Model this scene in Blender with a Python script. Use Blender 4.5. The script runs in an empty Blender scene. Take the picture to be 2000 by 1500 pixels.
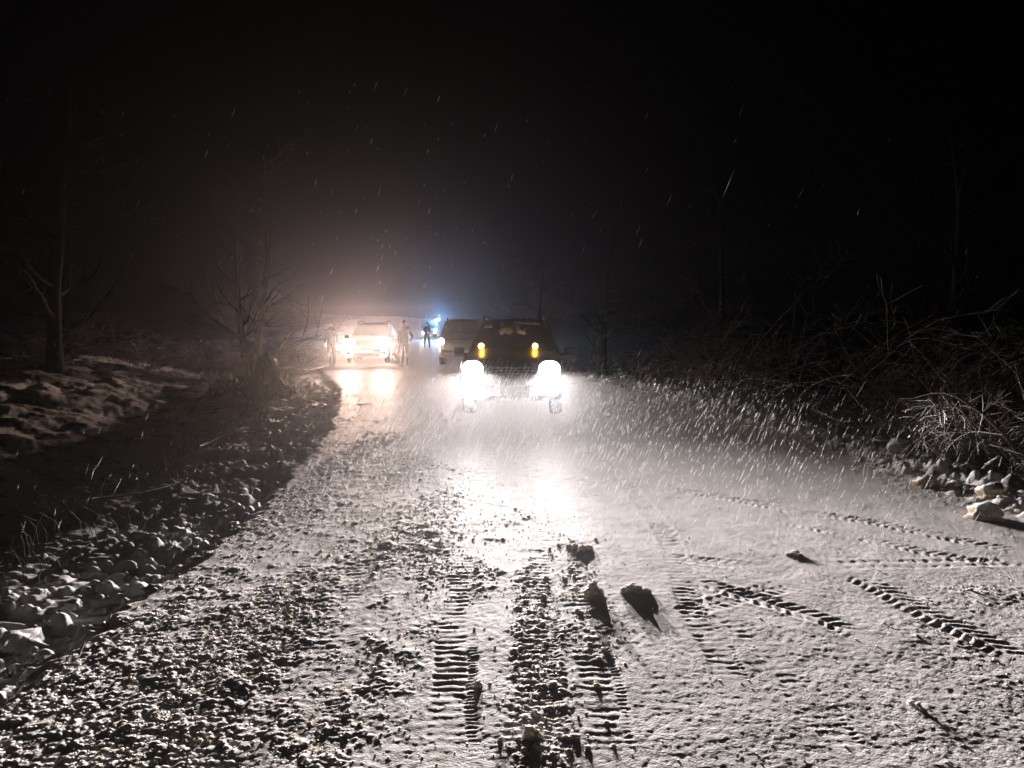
import bpy, bmesh, math, random
import numpy as np
from mathutils import Vector, Matrix

R = math.radians
scene = bpy.context.scene
rng = np.random.default_rng(7)
random.seed(11)

# ------------------------------------------------------------ camera
CAM_H, F = 1.6, 1480.0
PITCH = math.atan(114 / F)
cam_d = bpy.data.cameras.new('camera')
cam_d.sensor_width = 36.0
cam_d.lens = 36.0 * F / 2000.0
cam_d.clip_start = 0.05
cam_d.clip_end = 2000
cam = bpy.data.objects.new('camera', cam_d)
cam.location = (0, 0, CAM_H)
cam.rotation_euler = (math.pi / 2 - PITCH, 0, 0)
scene.collection.objects.link(cam)
scene.camera = cam

# ------------------------------------------------------------ night sky, weak added fill sun
world = bpy.data.worlds.new('World')
scene.world = world
world.use_nodes = True
wn = world.node_tree
wn.nodes.clear()
wo = wn.nodes.new('ShaderNodeOutputWorld')
wb = wn.nodes.new('ShaderNodeBackground')
sky = wn.nodes.new('ShaderNodeTexSky')
sky.sky_type = 'NISHITA'
sky.sun_disc = False
sky.sun_elevation = R(38)
sky.sun_rotation = R(200)
wb.inputs['Strength'].default_value = 0.00006
wn.links.new(sky.outputs[0], wb.inputs['Color'])
wn.links.new(wb.outputs[0], wo.inputs['Surface'])
sun_d = bpy.data.lights.new('fill_sun', 'SUN')  # added fill from behind the camera for the near faces of clods
sun_d.energy = 0.012
sun_d.angle = R(12)
sun_d.color = (1.0, 0.9, 0.72)
sun = bpy.data.objects.new('fill_sun', sun_d)
sun.rotation_euler = (R(58), 0, R(-20))
scene.collection.objects.link(sun)

scene.view_settings.view_transform = 'Standard'
scene.view_settings.look = 'None'
scene.view_settings.exposure = 0.0
scene.view_settings.gamma = 1.0
scene.view_settings.use_curve_mapping = False
cy = scene.cycles
cy.use_denoising = True
cy.max_bounces = 5
cy.diffuse_bounces = 2
cy.glossy_bounces = 2
cy.transmission_bounces = 3
cy.transparent_max_bounces = 8
cy.volume_bounces = 0
cy.use_adaptive_sampling = True
cy.adaptive_threshold = 0.01
cy.sample_clamp_indirect = 6.0

# lamp strengths (radiant power, W) and colours
SUV_BEAM, SUV_SPILL = 21000.0, 110.0
WARM_BEAM, WARM_SPILL = 3400.0, 5400.0
SECOND_BEAM, SECOND_SPILL = 900.0, 8.0
FAR_BEAM, FAR_SPILL = 2500.0, 130.0
BLUE_W = 4500.0
COOL = (1.0, 0.93, 0.93)
WARM = (1.0, 0.72, 0.55)
HAZE_DENSITY, HAZE_G = 0.0011, 0.87


def ground_point(px, py, z=0.0):
    """point of the plane at height z seen at a pixel of the 2000 px wide photograph"""
    dx, dy = (px - 1000) / F, (750 - py) / F
    c, s = math.cos(PITCH), math.sin(PITCH)
    d = (dx, c + dy * s, -s + dy * c)
    t = (z - CAM_H) / d[2]
    return (d[0] * t, d[1] * t)


# ------------------------------------------------------------ helpers
COL = scene.collection


def tag(o, label=None, cat=None, group=None, kind=None):
    if label: o['label'] = label
    if cat: o['category'] = cat
    if group: o['group'] = group
    if kind: o['kind'] = kind
    return o


def empty(name, loc=(0, 0, 0), rz=0.0):
    o = bpy.data.objects.new(name, None)
    o.empty_display_size = 0.2
    o.location = loc
    o.rotation_euler = (0, 0, rz)
    COL.objects.link(o)
    return o


def link(name, me, mat=None, parent=None, smooth=True):
    if mat is not None and not me.materials:
        for m in (mat if isinstance(mat, (list, tuple)) else [mat]):
            me.materials.append(m)
    o = bpy.data.objects.new(name, me)
    COL.objects.link(o)
    if parent is not None:
        o.parent = parent
    if smooth and len(me.polygons):
        me.polygons.foreach_set('use_smooth', [True] * len(me.polygons))
    return o


def mesh_from(name, verts, faces):
    me = bpy.data.meshes.new(name)
    me.from_pydata([tuple(v) for v in verts], [], faces)
    me.update()
    return me


def mesh_np(name, verts, faces, nside):
    """fast mesh from numpy arrays of equal-sided faces"""
    me = bpy.data.meshes.new(name)
    nf = len(faces)
    me.vertices.add(len(verts))
    me.vertices.foreach_set('co', np.asarray(verts, dtype=np.float32).ravel())
    me.loops.add(nf * nside)
    me.loops.foreach_set('vertex_index', np.asarray(faces, dtype=np.int32).ravel())
    me.polygons.add(nf)
    me.polygons.foreach_set('loop_start', np.arange(0, nf * nside, nside, dtype=np.int32))
    me.update(calc_edges=True)
    me.validate()
    return me


def bm_mesh(name, bm):
    me = bpy.data.meshes.new(name)
    bmesh.ops.recalc_face_normals(bm, faces=bm.faces)
    bm.to_mesh(me)
    bm.free()
    return me


def bm_box(bm, c, s, bevel=0.0, rot=None):
    ret = bmesh.ops.create_cube(bm, size=1.0)
    vs = ret['verts']
    bmesh.ops.scale(bm, vec=s, verts=vs)
    if bevel:
        es = list({e for v in vs for e in v.link_edges})
        r = bmesh.ops.bevel(bm, geom=es, offset=bevel, segments=2, affect='EDGES', profile=0.6)
        vs = list({v for f in r['faces'] for v in f.verts} | {v for v in vs if v.is_valid})
    if rot is not None:
        bmesh.ops.rotate(bm, cent=(0, 0, 0), matrix=rot, verts=vs)
    bmesh.ops.translate(bm, vec=c, verts=vs)
    return vs


def box_mesh(name, c, s, bevel=0.0, rot=None):
    bm = bmesh.new()
    bm_box(bm, c, s, bevel, rot)
    return bm_mesh(name, bm)


def tube(pts, radii, sides=6, cap=True):
    """verts, faces of a tapered tube along points"""
    pts = [Vector(p) for p in pts]
    vs, fs = [], []
    n = len(pts)
    for i, p in enumerate(pts):
        t = (pts[min(i + 1, n - 1)] - pts[max(i - 1, 0)]).normalized()
        a = t.cross(Vector((0.13, 0.21, 1.0)))
        if a.length < 1e-3: a = t.cross(Vector((1, 0, 0)))
        a.normalize()
        b = t.cross(a)
        for k in range(sides):
            an = 2 * math.pi * k / sides
            vs.append(p + (a * math.cos(an) + b * math.sin(an)) * radii[i])
    for i in range(n - 1):
        for k in range(sides):
            k2 = (k + 1) % sides
            fs.append((i * sides + k, i * sides + k2, (i + 1) * sides + k2, (i + 1) * sides + k))
    if cap:
        fs.append(tuple(range(sides)))
        fs.append(tuple((n - 1) * sides + k for k in reversed(range(sides))))
    return vs, fs


class MB:
    def __init__(self): self.v, self.f = [], []

    def add(self, vf):
        o = len(self.v)
        self.v += list(vf[0])
        self.f += [tuple(i + o for i in f) for f in vf[1]]
        return self

    def mesh(self, name): return mesh_from(name, self.v, self.f)


# ------------------------------------------------------------ noise
def _hash(ix, iy, seed):
    h = (ix.astype(np.int64) * 374761393 + iy.astype(np.int64) * 668265263 + seed * 974711) & 0x7fffffff
    h = ((h ^ (h >> 13)) * 1274126177) & 0x7fffffff
    return ((h ^ (h >> 16)) & 0xffff) / 65535.0


def noise(x, y, seed=0):
    x = np.asarray(x, float); y = np.asarray(y, float)
    ix, iy = np.floor(x), np.floor(y)
    fx, fy = x - ix, y - iy
    u, v = fx * fx * fx * (fx * (fx * 6 - 15) + 10), fy * fy * fy * (fy * (fy * 6 - 15) + 10)

    def g(a, b):
        an = _hash(ix + a, iy + b, seed) * 2 * math.pi
        return np.cos(an) * (fx - a) + np.sin(an) * (fy - b)
    return 1.5 * ((g(0, 0) * (1 - u) + g(1, 0) * u) * (1 - v) + (g(0, 1) * (1 - u) + g(1, 1) * u) * v)


def fbm(x, y, seed=0, octaves=3):
    s, a = 0, 1.0
    for o in range(octaves):
        s = s + a * noise(x * 2 ** o, y * 2 ** o, seed + o * 17)
        a *= 0.5
    return s


def bumps(x, y, cell, seed, keep=0.7, rlo=0.3, rhi=0.6):
    """rounded domes, one at most per cell, height 0..1"""
    cx, cyy = np.floor(x / cell), np.floor(y / cell)
    out = np.zeros_like(x)
    for a in (-1, 0, 1):
        for b in (-1, 0, 1):
            ux, uy = cx + a, cyy + b
            px = (ux + _hash(ux, uy, seed)) * cell
            py = (uy + _hash(ux, uy, seed + 1)) * cell
            r = cell * (rlo + (rhi - rlo) * _hash(ux, uy, seed + 2))
            k = _hash(ux, uy, seed + 3) < keep
            an = _hash(ux, uy, seed + 5) * 3.14
            ex = (x - px) * np.cos(an) + (y - py) * np.sin(an)
            ey = -(x - px) * np.sin(an) + (y - py) * np.cos(an)
            d = (ex ** 2 * 0.7 + ey ** 2 * 1.5) / r ** 2
            h = (0.45 + 0.55 * _hash(ux, uy, seed + 4)) * np.sqrt(np.clip(1 - d, 0, 1)) * k
            out = np.maximum(out, h)
    return out


def sstep(a, b, x):
    t = np.clip((x - a) / (b - a), 0, 1)
    return t * t * (3 - 2 * t)


# ------------------------------------------------------------ terrain
_Y = [-15, 3, 6.8, 11.6, 15, 19, 32, 45, 60, 90, 320]
_L = [-2.1, -2.15, -2.2, -2.8, -3.45, -4.3, -8.3, -9.9, -10.6, -12.5, -20]
_Rr = [4.5, 4.45, 4.3, 4.1, 3.7, 3.2, -0.6, -2.2, -3.2, -5.0, -12]


def _wob(y):
    y = np.asarray(y, float)
    return .07 * noise(y * 0, y * .9, 3) + .05 * noise(y * 0, y * 2.7, 4) + .035 * noise(y * 0, y * 7.5, 5) + .018 * noise(y * 0, y * 19, 6)


def edge_l(y): return np.interp(y, _Y, _L) + _wob(y)
def edge_r(y): return np.interp(y, _Y, _Rr) + 1.3 * _wob(y)


TRACKS = [  # pixels of the photograph, half width (m), kind, depth
    ([(880, 1520), (884, 1400), (892, 1250), (902, 1120), (925, 1000), (948, 920), (960, 860)], .105, 'rib', 1.0),
    ([(1010, 1520), (1040, 1400), (1052, 1300), (1060, 1180), (1062, 1080), (1058, 1000), (1040, 930), (1010, 860)], .10, 'rib', .75),
    ([(1200, 1500), (1180, 1350), (1150, 1240), (1125, 1120), (1105, 1040), (1095, 960), (1060, 890), (1040, 850)], .10, 'rib', .6),
    ([(1440, 1340), (1400, 1260), (1350, 1190), (1330, 1110), (1300, 1040), (1240, 960), (1180, 900), (1150, 870)], .085, 'rib', .85),
    ([(1270, 1085), (1340, 1095), (1420, 1103), (1500, 1112)], .085, 'chev', .7),
    ([(1340, 1130), (1450, 1165), (1560, 1195), (1640, 1222), (1700, 1260)], .09, 'chev', 1.1),
    ([(1300, 1210), (1400, 1180), (1500, 1155), (1560, 1140)], .09, 'chev', .7),
    ([(1300, 950), (1430, 975), (1560, 1000), (1680, 1015), (1800, 1040), (2020, 1085)], .10, 'chev', 1.0),
    ([(1490, 1010), (1600, 1035), (1720, 1060), (1850, 1090), (2020, 1110)], .09, 'chev', .7),
    ([(1600, 1108), (1700, 1104), (1800, 1104), (1930, 1098), (2020, 1100)], .09, 'dot', .6),
    ([(1640, 1118), (1720, 1150), (1800, 1195), (1900, 1240), (2030, 1305)], .11, 'chev', .9),
    ([(840, 918), (960, 926), (1110, 936), (1250, 952), (1350, 966), (1450, 976), (1560, 986)], .02, 'rut', .8),
    ([(830, 955), (900, 975), (980, 992), (1070, 1006)], .02, 'rut', .8),
    ([(690, 1010), (712, 960), (735, 900), (760, 850), (790, 800)], .12, 'rib', .7),
    ([(560, 1500), (640, 1300), (690, 1150), (730, 1040), (765, 960), (800, 880)], .11, 'rib', .6),
    ([(330, 1420), (480, 1230), (600, 1100), (680, 1000)], .11, 'rib', .5),
    ([(1700, 1500), (1560, 1340), (1480, 1250), (1400, 1190)], .08, 'rib', .4),
]


def seg_coords(x, y, poly):
    """distance along and signed distance across a polyline"""
    best = np.full_like(x, 1e9); s_o = np.zeros_like(x); d_o = np.full_like(x, 1e9)
    s0 = 0.0
    for (ax, ay), (bx, by) in zip(poly[:-1], poly[1:]):
        L = math.hypot(bx - ax, by - ay)
        ux, uy = (bx - ax) / L, (by - ay) / L
        t = np.clip((x - ax) * ux + (y - ay) * uy, 0, L)
        ddx, ddy = x - ax - t * ux, y - ay - t * uy
        d2 = ddx ** 2 + ddy ** 2
        m = d2 < best
        best[m] = d2[m]
        s_o[m] = s0 + t[m]
        d_o[m] = (np.sign(ux * ddy - uy * ddx) * np.sqrt(d2))[m]
        s0 += L
    return s_o, d_o, s0


def track_height(x, y):
    z = np.zeros_like(x)
    inside = np.zeros_like(x)
    for i, (pix, hw, kind, dep) in enumerate(TRACKS):
        poly = [ground_point(*p) for p in pix]
        # smooth the polyline a little (two rounds of corner cutting)
        for _ in range(2):
            q = [poly[0]]
            for a, b in zip(poly[:-1], poly[1:]):
                q += [(a[0] * .75 + b[0] * .25, a[1] * .75 + b[1] * .25), (a[0] * .25 + b[0] * .75, a[1] * .25 + b[1] * .75)]
            poly = q + [poly[-1]]
        xs = [p[0] for p in poly]; ys = [p[1] for p in poly]
        m = (x > min(xs) - .3) & (x < max(xs) + .3) & (y > min(ys) - .3) & (y < max(ys) + .3)
        if not m.any(): continue
        xx, yy = x[m], y[m]
        s, d, L = seg_coords(xx, yy, poly)
        d = d + 0.012 * noise(s * 3, d * 4, 900 + i)
        a = np.abs(d)
        fade = np.clip(1.25 - yy / 14, 0.2, 1) * sstep(-.01, .3, s) * sstep(-.01, .3, L - s)
        worn = np.clip((.55 if kind == 'rib' else .85) + 1.0 * noise(xx * 2.6, yy * 2.2, 950 + i) + .8 * noise(xx * 9, yy * 8, 955 + i), .28 if kind == 'rib' else .35, 1.15)
        s = s + .012 * noise(xx * 16, yy * 14, 960 + i); d = d + .012 * noise(xx * 14, yy * 12, 970 + i); a = np.abs(d)
        core = 1 - sstep(hw * .85, hw * 1.05, a)
        p = 0.058 + 0.006 * noise(s * 1.3, 0 * s, i)
        if kind == 'rib':
            ph = s / 0.062 + .15 * noise(s * 6, d * 12, i)
            w1 = sstep(-.5, .6, np.sin(2 * math.pi * ph)) * sstep(-hw * .52, -hw * .42, d)
            w2 = sstep(-.5, .6, np.sin(2 * math.pi * (ph * 1.9 + .3))) * sstep(-hw * .50, -hw * .60, d)
            lugh = .45 + .75 * _hash(np.floor(ph), np.floor(d / hw * 1.6), 980 + i)
            pat = np.maximum(w1, w2) * lugh
        elif kind == 'chev':
            ph = s / 0.066 - a * 9
            pat = sstep(-.4, .5, np.sin(2 * math.pi * ph)) * sstep(hw * .08, hw * .18, a) * (.75 + .5 * _hash(np.floor(ph), np.sign(d), 980 + i))
        elif kind == 'dot':
            ph = s / 0.085
            pat = 1 - ((np.sin(2 * math.pi * ph) > .1) & (a > hw * .35) & (a < hw * .9)).astype(float) * 1.2
        else:
            pat = -.35 * (noise(s * 4, 0 * s, i) > -.3)
        dz = core * (pat * .0055 - .0055) + (1 - core) * .0022 * np.exp(-((a - hw * 1.12) / .02) ** 2)
        dz = dz * dep * fade * (worn if kind != 'rut' else 1.0)
        z[m] += dz
        inside[m] = np.maximum(inside[m], core * dep)
    return z, inside


def clod_mask(x, y):
    """how thickly broken snow lies on the road: heavy at the left, fading to the right"""
    lim = np.interp(y, [0, 2.7, 3.5, 4.5, 5.5, 7, 9, 12, 20], [-.15, -.25, -.30, -.25, -.15, -.25, -1.0, -1.8, -3])
    m = 1 - sstep(-.35, .35, x - lim + .45 * noise(x * 1.3, y * .9, 31))
    band = np.exp(-((x - .13) / .13) ** 2) * (1 - sstep(4.6, 5.6, y)) * .8           # rut in the middle
    band2 = np.exp(-((x - .42) / .16) ** 2) * sstep(3.3, 3.7, y) * (1 - sstep(5.3, 6.0, y)) * .6
    edge = np.exp(-((x - edge_r(y) + .1) / .35) ** 2) * .6
    right = .4 * sstep(1.7, 2.8, x) * (1 - sstep(4.2, 5.5, y)) * np.clip(noise(x * 1.5, y * 1.5, 55) * 2.5 + .3, 0, 1)
    m = np.maximum.reduce([m * (.55 + .75 * np.clip(noise(x * .9 + y * .25, y * .5, 8) + .45, 0, 1)), band, band2, edge, right])
    lanes = .42 + .75 * np.clip(.5 + 1.1 * noise((x - .08 * y) * 2.1, y * .30, 91) + .45 * noise(x * 1.2, y * 1.0, 92), 0, 1.1)
    return np.clip(m * lanes, 0, 1) * (1 - sstep(14, 24, y) * .6)


def height(x, y, fine=True):
    x = np.asarray(x, float); y = np.asarray(y, float)
    sh = x.shape
    x = x.ravel().copy(); y = y.ravel().copy()
    ragged = .05 * noise(x * 7, y * 5, 7) + .03 * noise(x * 18, y * 13, 9)
    l = edge_l(y) + ragged - x         # > 0 beyond the left edge
    r = x - edge_r(y)                  # > 0 beyond the right edge
    z = .02 * noise(x * .35, y * .25, 1)
    # left: broken lip, verge falling gently, ditch, bank rising behind
    z = z - .12 * sstep(-.03, .20, l) - .05 * sstep(.2, 1.6, l) - .75 * sstep(1.5, 3.2, l) * (1 - .75 * sstep(15, 24, y))
    z = z + 1.0 * sstep(3.4, 9, l) * (1 - .2 * sstep(15, 26, y)) + 4.5 * sstep(11, 34, l) * (1 - .85 * sstep(24, 42, y))
    # right: rubble ridge, then the ground drops away
    z = z + .10 * np.exp(-((r - .45) / .3) ** 2) - 1.7 * sstep(.8, 4.2, r) + 2.6 * sstep(4, 18, r) + 3 * sstep(70, 150, y)
    verge = sstep(0, .15, l)
    off_r = sstep(.0, .3, r)
    off = np.maximum(verge, off_r)
    z = z + off * (.05 * fbm(x * 1.3, y * 1.0, 21) + .12 * sstep(2, 4, np.maximum(l, r)) * fbm(x * .6, y * .6, 23))
    z = z + verge * .045 * np.abs(fbm(x * 2.2 + y * .6, y * 5.5, 25, 2)) * (1 - .5 * sstep(3, 6, l))
    near = (y < 26) & (l < 4) & (r < 4)
    ins = np.zeros_like(x)
    if fine and near.any():
        xn, yn = x[near], y[near]
        ln, rn = l[near], r[near]
        dz = np.zeros_like(xn)
        on = (1 - sstep(-.05, .05, ln)) * (1 - sstep(0, .3, rn))
        cm = clod_mask(xn, yn) * on
        lod = np.clip(1.15 - yn / 16, .25, 1)
        keep = _hash(np.floor(xn / .05), np.floor(yn / .05), 77)
        k1 = sstep(.25, .55, cm + .35 * noise(xn * 6, yn * 6, 41))
        k2 = sstep(.35, .7, cm + .45 * noise(xn * 3, yn * 3, 42))
        dz += bumps(xn, yn, .028, 100, .8, .35, .62) * .0075 * np.clip(k1 + .05, 0, 1) * lod
        dz += bumps(xn, yn, .055, 200, .7, .28, .55) * .006 * k1
        dz += bumps(xn, yn, .11, 300, .4, .2, .42) * .0085 * k2
        # thrown-up streaks running along the road at the left
        along = sstep(.3, .8, cm) * np.clip(noise((xn - edge_l(yn)) * 4.5, yn * .8, 44) - .12, 0, 1)
        dz += along * .03 * np.clip(.4 + noise(xn * 9, yn * 6, 45), 0, 1.2)
        # soft frosty grain everywhere
        dz += ((.0015 + .003 * cm) * fbm(xn * 30, yn * 22, 51, 2) + (.0012 + .003 * cm) * noise(xn * 9, yn * 7, 53) + .0011 * noise(xn * 85, yn * 55, 54) * (yn < 7)) * (on + .6 * (1 - on)) * lod
        dz += .003 * fbm(xn * 3.0, yn * 2.2, 57, 2) * on
        # verge lumps
        vl = sstep(.02, .15, ln) * (1 - sstep(1.1, 2.0, ln))
        dz += vl * (bumps(xn, yn, .16, 400, .45, .25, .5) * .075 * (1 - .6 * sstep(.5, 1.3, ln)) + bumps(xn, yn, .08, 410, .5, .25, .5) * .03)
        vr = sstep(-.15, .15, rn) * (1 - sstep(1.3, 2.4, rn))
        dz += vr * (bumps(xn, yn, .2, 500, .6, .25, .5) * .10 + bumps(xn, yn, .09, 510, .7, .3, .55) * .045)
        tz, tin = track_height(xn, yn)
        dz = dz * (1 - .55 * tin) + tz
        z[near] += dz
        ins[near] = tin
    return z.reshape(sh), ins.reshape(sh)


def h_at(x, y):
    return float(height(np.array([x]), np.array([y]))[0][0])


# ------------------------------------------------------------ materials
def new_mat(name):
    m = bpy.data.materials.new(name)
    m.use_nodes = True
    nt = m.node_tree
    return m, nt, nt.nodes['Principled BSDF']


def simple(name, col, rough=.6, metal=0.0, coat=0.0, vary=.12, scale=8.0, emit=None, estr=0.0, spec=.5):
    m, nt, b = new_mat(name)
    tc = nt.nodes.new('ShaderNodeTexCoord')
    n = nt.nodes.new('ShaderNodeTexNoise')
    n.inputs['Scale'].default_value = scale
    n.inputs['Detail'].default_value = 5
    nt.links.new(tc.outputs['Object'], n.inputs['Vector'])
    mp = nt.nodes.new('ShaderNodeMapRange')
    mp.inputs['To Min'].default_value = 1 - vary
    mp.inputs['To Max'].default_value = 1 + vary
    nt.links.new(n.outputs['Fac'], mp.inputs['Value'])
    mx = nt.nodes.new('ShaderNodeVectorMath'); mx.operation = 'SCALE'
    mx.inputs[0].default_value = col[:3]
    nt.links.new(mp.outputs[0], mx.inputs['Scale'])
    nt.links.new(mx.outputs[0], b.inputs['Base Color'])
    b.inputs['Roughness'].default_value = rough
    b.inputs['Metallic'].default_value = metal
    b.inputs['Coat Weight'].default_value = coat
    b.inputs['Specular IOR Level'].default_value = spec
    if emit:
        b.inputs['Emission Color'].default_value = (*emit, 1)
        b.inputs['Emission Strength'].default_value = estr
    return m


def snow_material(name, white=(.78, .76, .75), dirty=(.42, .36, .25), dirt_scale=3.0, dirt_lo=.56, dirt_hi=.72,
                  rough=.5, bump=.35, spec=.5, attr=None, grain=70.0):
    m, nt, b = new_mat(name)
    L = nt.links
    tc = nt.nodes.new('ShaderNodeTexCoord')
    n = nt.nodes.new('ShaderNodeTexNoise'); n.inputs['Scale'].default_value = dirt_scale; n.inputs['Detail'].default_value = 8
    n.inputs['Roughness'].default_value = .65
    L.new(tc.outputs['Object'], n.inputs['Vector'])
    mr = nt.nodes.new('ShaderNodeMapRange'); mr.inputs['From Min'].default_value = dirt_lo; mr.inputs['From Max'].default_value = dirt_hi
    L.new(n.outputs['Fac'], mr.inputs['Value'])
    fac = mr.outputs[0]
    if attr:
        at = nt.nodes.new('ShaderNodeAttribute'); at.attribute_name = attr
        mu = nt.nodes.new('ShaderNodeMath'); mu.operation = 'MULTIPLY'
        L.new(fac, mu.inputs[0]); L.new(at.outputs['Fac'], mu.inputs[1])
        ex = nt.nodes.new('ShaderNodeMath'); ex.operation = 'SUBTRACT'; ex.use_clamp = True
        L.new(at.outputs['Fac'], ex.inputs[0]); ex.inputs[1].default_value = 1.0
        ad = nt.nodes.new('ShaderNodeMath'); ad.operation = 'ADD'; ad.use_clamp = True
        L.new(mu.outputs[0], ad.inputs[0]); L.new(ex.outputs[0], ad.inputs[1])
        fac = ad.outputs[0]
    mix = nt.nodes.new('ShaderNodeMix'); mix.data_type = 'RGBA'
    mix.inputs['A'].default_value = (*white, 1); mix.inputs['B'].default_value = (*dirty, 1)
    L.new(fac, mix.inputs['Factor'])
    L.new(mix.outputs['Result'], b.inputs['Base Color'])
    b.inputs['Roughness'].default_value = rough
    b.inputs['Specular IOR Level'].default_value = spec
    g = nt.nodes.new('ShaderNodeTexNoise'); g.inputs['Scale'].default_value = grain; g.inputs['Detail'].default_value = 4
    L.new(tc.outputs['Object'], g.inputs['Vector'])
    bp = nt.nodes.new('ShaderNodeBump'); bp.inputs['Strength'].default_value = bump; bp.inputs['Distance'].default_value = .01
    L.new(g.outputs['Fac'], bp.inputs['Height'])
    L.new(bp.outputs[0], b.inputs['Normal'])
    return m


M_ROAD = snow_material('road_snow', (.71, .68, .655), (.30, .25, .17), 9.0, .50, .66, .55, .35, .002, 'dirt', 110)
M_GROUND = snow_material('verge_snow', (.62, .61, .60), (.07, .06, .045), 1.6, .52, .60, .7, .4, .2, 'soil_dark', 40)
M_CLOD = snow_material('clod_snow', (.72, .69, .64), (.46, .38, .24), 14.0, .48, .64, .7, .5, .1, None, 60)
M_STONE_SNOW = snow_material('stone_under_snow', (.50, .49, .47), (.12, .10, .075), 9.0, .50, .64, .6, .3, .3, None, 40)


for _m in (M_CLOD, M_STONE_SNOW):
    _b = _m.node_tree.nodes['Principled BSDF']
    _b.inputs['Subsurface Weight'].default_value = .7
    _b.inputs['Subsurface Radius'].default_value = (1.0, .9, .75)
    _b.inputs['Subsurface Scale'].default_value = .012


def top_snow_material(name, body, snow, lo, hi, scale=12.0, rough=.8, cover=.5):
    """bark, stone or earth carrying snow on the faces that look up"""
    m, nt, b = new_mat(name)
    L = nt.links
    geo = nt.nodes.new('ShaderNodeNewGeometry')
    sep = nt.nodes.new('ShaderNodeSeparateXYZ'); L.new(geo.outputs['Normal'], sep.inputs[0])
    tc = nt.nodes.new('ShaderNodeTexCoord')
    n = nt.nodes.new('ShaderNodeTexNoise'); n.inputs['Scale'].default_value = scale; n.inputs['Detail'].default_value = 6
    L.new(tc.outputs['Object'], n.inputs['Vector'])
    ad = nt.nodes.new('ShaderNodeMath'); ad.operation = 'MULTIPLY_ADD'
    L.new(n.outputs['Fac'], ad.inputs[0]); ad.inputs[1].default_value = 1.4; L.new(sep.outputs['Z'], ad.inputs[2])
    mr = nt.nodes.new('ShaderNodeMapRange'); mr.inputs['From Min'].default_value = lo; mr.inputs['From Max'].default_value = hi
    L.new(ad.outputs[0], mr.inputs['Value'])
    n2 = nt.nodes.new('ShaderNodeTexNoise'); n2.inputs['Scale'].default_value = scale * 3; n2.inputs['Detail'].default_value = 6
    L.new(tc.outputs['Object'], n2.inputs['Vector'])
    v = nt.nodes.new('ShaderNodeMix'); v.data_type = 'RGBA'
    v.inputs['A'].default_value = (*[c * .55 for c in body], 1); v.inputs['B'].default_value = (*[c * 1.4 for c in body], 1)
    L.new(n2.outputs['Fac'], v.inputs['Factor'])
    mix = nt.nodes.new('ShaderNodeMix'); mix.data_type = 'RGBA'
    L.new(mr.outputs[0], mix.inputs['Factor']); L.new(v.outputs['Result'], mix.inputs['A'])
    mix.inputs['B'].default_value = (*snow, 1)
    L.new(mix.outputs['Result'], b.inputs['Base Color'])
    b.inputs['Roughness'].default_value = rough
    b.inputs['Specular IOR Level'].default_value = .06
    bp = nt.nodes.new('ShaderNodeBump'); bp.inputs['Strength'].default_value = .6; bp.inputs['Distance'].default_value = .01
    L.new(n2.outputs['Fac'], bp.inputs['Height']); L.new(bp.outputs[0], b.inputs['Normal'])
    return m


M_BARK = top_snow_material('bark_with_snow', (.022, .018, .015), (.4, .4, .4), 1.5, 1.9)
M_TWIG = top_snow_material('twig_with_snow', (.13, .105, .085), (.62, .61, .60), .85, 1.25)
M_DARK_TWIG = top_snow_material('dark_twig', (.022, .018, .015), (.3, .3, .3), 1.5, 1.9)
M_ROCK = top_snow_material('rock_with_snow', (.30, .24, .17), (.74, .73, .70), 1.0, 1.5, 6)
M_SOIL = top_snow_material('soil_with_snow', (.03, .023, .017), (.5, .47, .45), 1.5, 1.8, 5)
M_GRASS = top_snow_material('dry_grass', (.07, .055, .035), (.5, .5, .48), 1.3, 1.7)

M_PAINT_DARK = simple('dark_grey_paint', (.035, .033, .036), .5, .2, .08, .2, 14)
M_PAINT_SILVER = simple('grey_paint', (.035, .035, .037), .35, .4, .4, .1)
M_PAINT_BROWN = simple('taupe_paint', (.09, .08, .075), .35, .3, .5, .1)
M_PLASTIC = simple('black_plastic', (.02, .02, .02), .6, spec=.2)
M_CHROME = simple('chrome', (.6, .6, .6), .15, 1.0)
M_TYRE = simple('tyre_rubber', (.018, .018, .018), .8, vary=.3)
M_RIM = simple('rim_alloy', (.35, .35, .36), .35, .9)
M_PLATE = simple('number_plate', (.30, .30, .29), .5)
M_JACKET = simple('dark_jacket', (.010, .010, .012), .85, spec=.02)
M_JACKET2 = simple('brown_jacket', (.015, .011, .009), .85, spec=.02)
M_TROUSER = simple('dark_trousers', (.008, .008, .012), .9, spec=.02)
M_SKIN = simple('skin', (.45, .28, .2), .6)
M_HAIR = simple('dark_hair', (.02, .015, .012), .7)
M_BOOT = simple('boots', (.015, .012, .01), .6)
M_YELLOW = simple('yellow_vest', (.6, .55, .05), .7)


def glass(name, col=(.015, .017, .02)):
    m, nt, b = new_mat(name)
    b.inputs['Base Color'].default_value = (*col, 1)
    b.inputs['Roughness'].default_value = .06
    b.inputs['Specular IOR Level'].default_value = .6
    tc = nt.nodes.new('ShaderNodeTexCoord')
    n = nt.nodes.new('ShaderNodeTexNoise'); n.inputs['Scale'].default_value = 40; n.inputs['Detail'].default_value = 5
    nt.links.new(tc.outputs['Object'], n.inputs['Vector'])
    mr = nt.nodes.new('ShaderNodeMapRange'); mr.inputs['To Min'].default_value = .03; mr.inputs['To Max'].default_value = .4
    nt.links.new(n.outputs['Fac'], mr.inputs['Value']); nt.links.new(mr.outputs[0], b.inputs['Roughness'])
    return m


M_GLASS = glass('car_glass')
M_GLASS_LIGHT = snow_material('painted_glass_light', (.5, .54, .46), (.2, .22, .18), 12, .45, .6, .6, .5)  # pale colour painting the light seen in the windscreen


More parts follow.
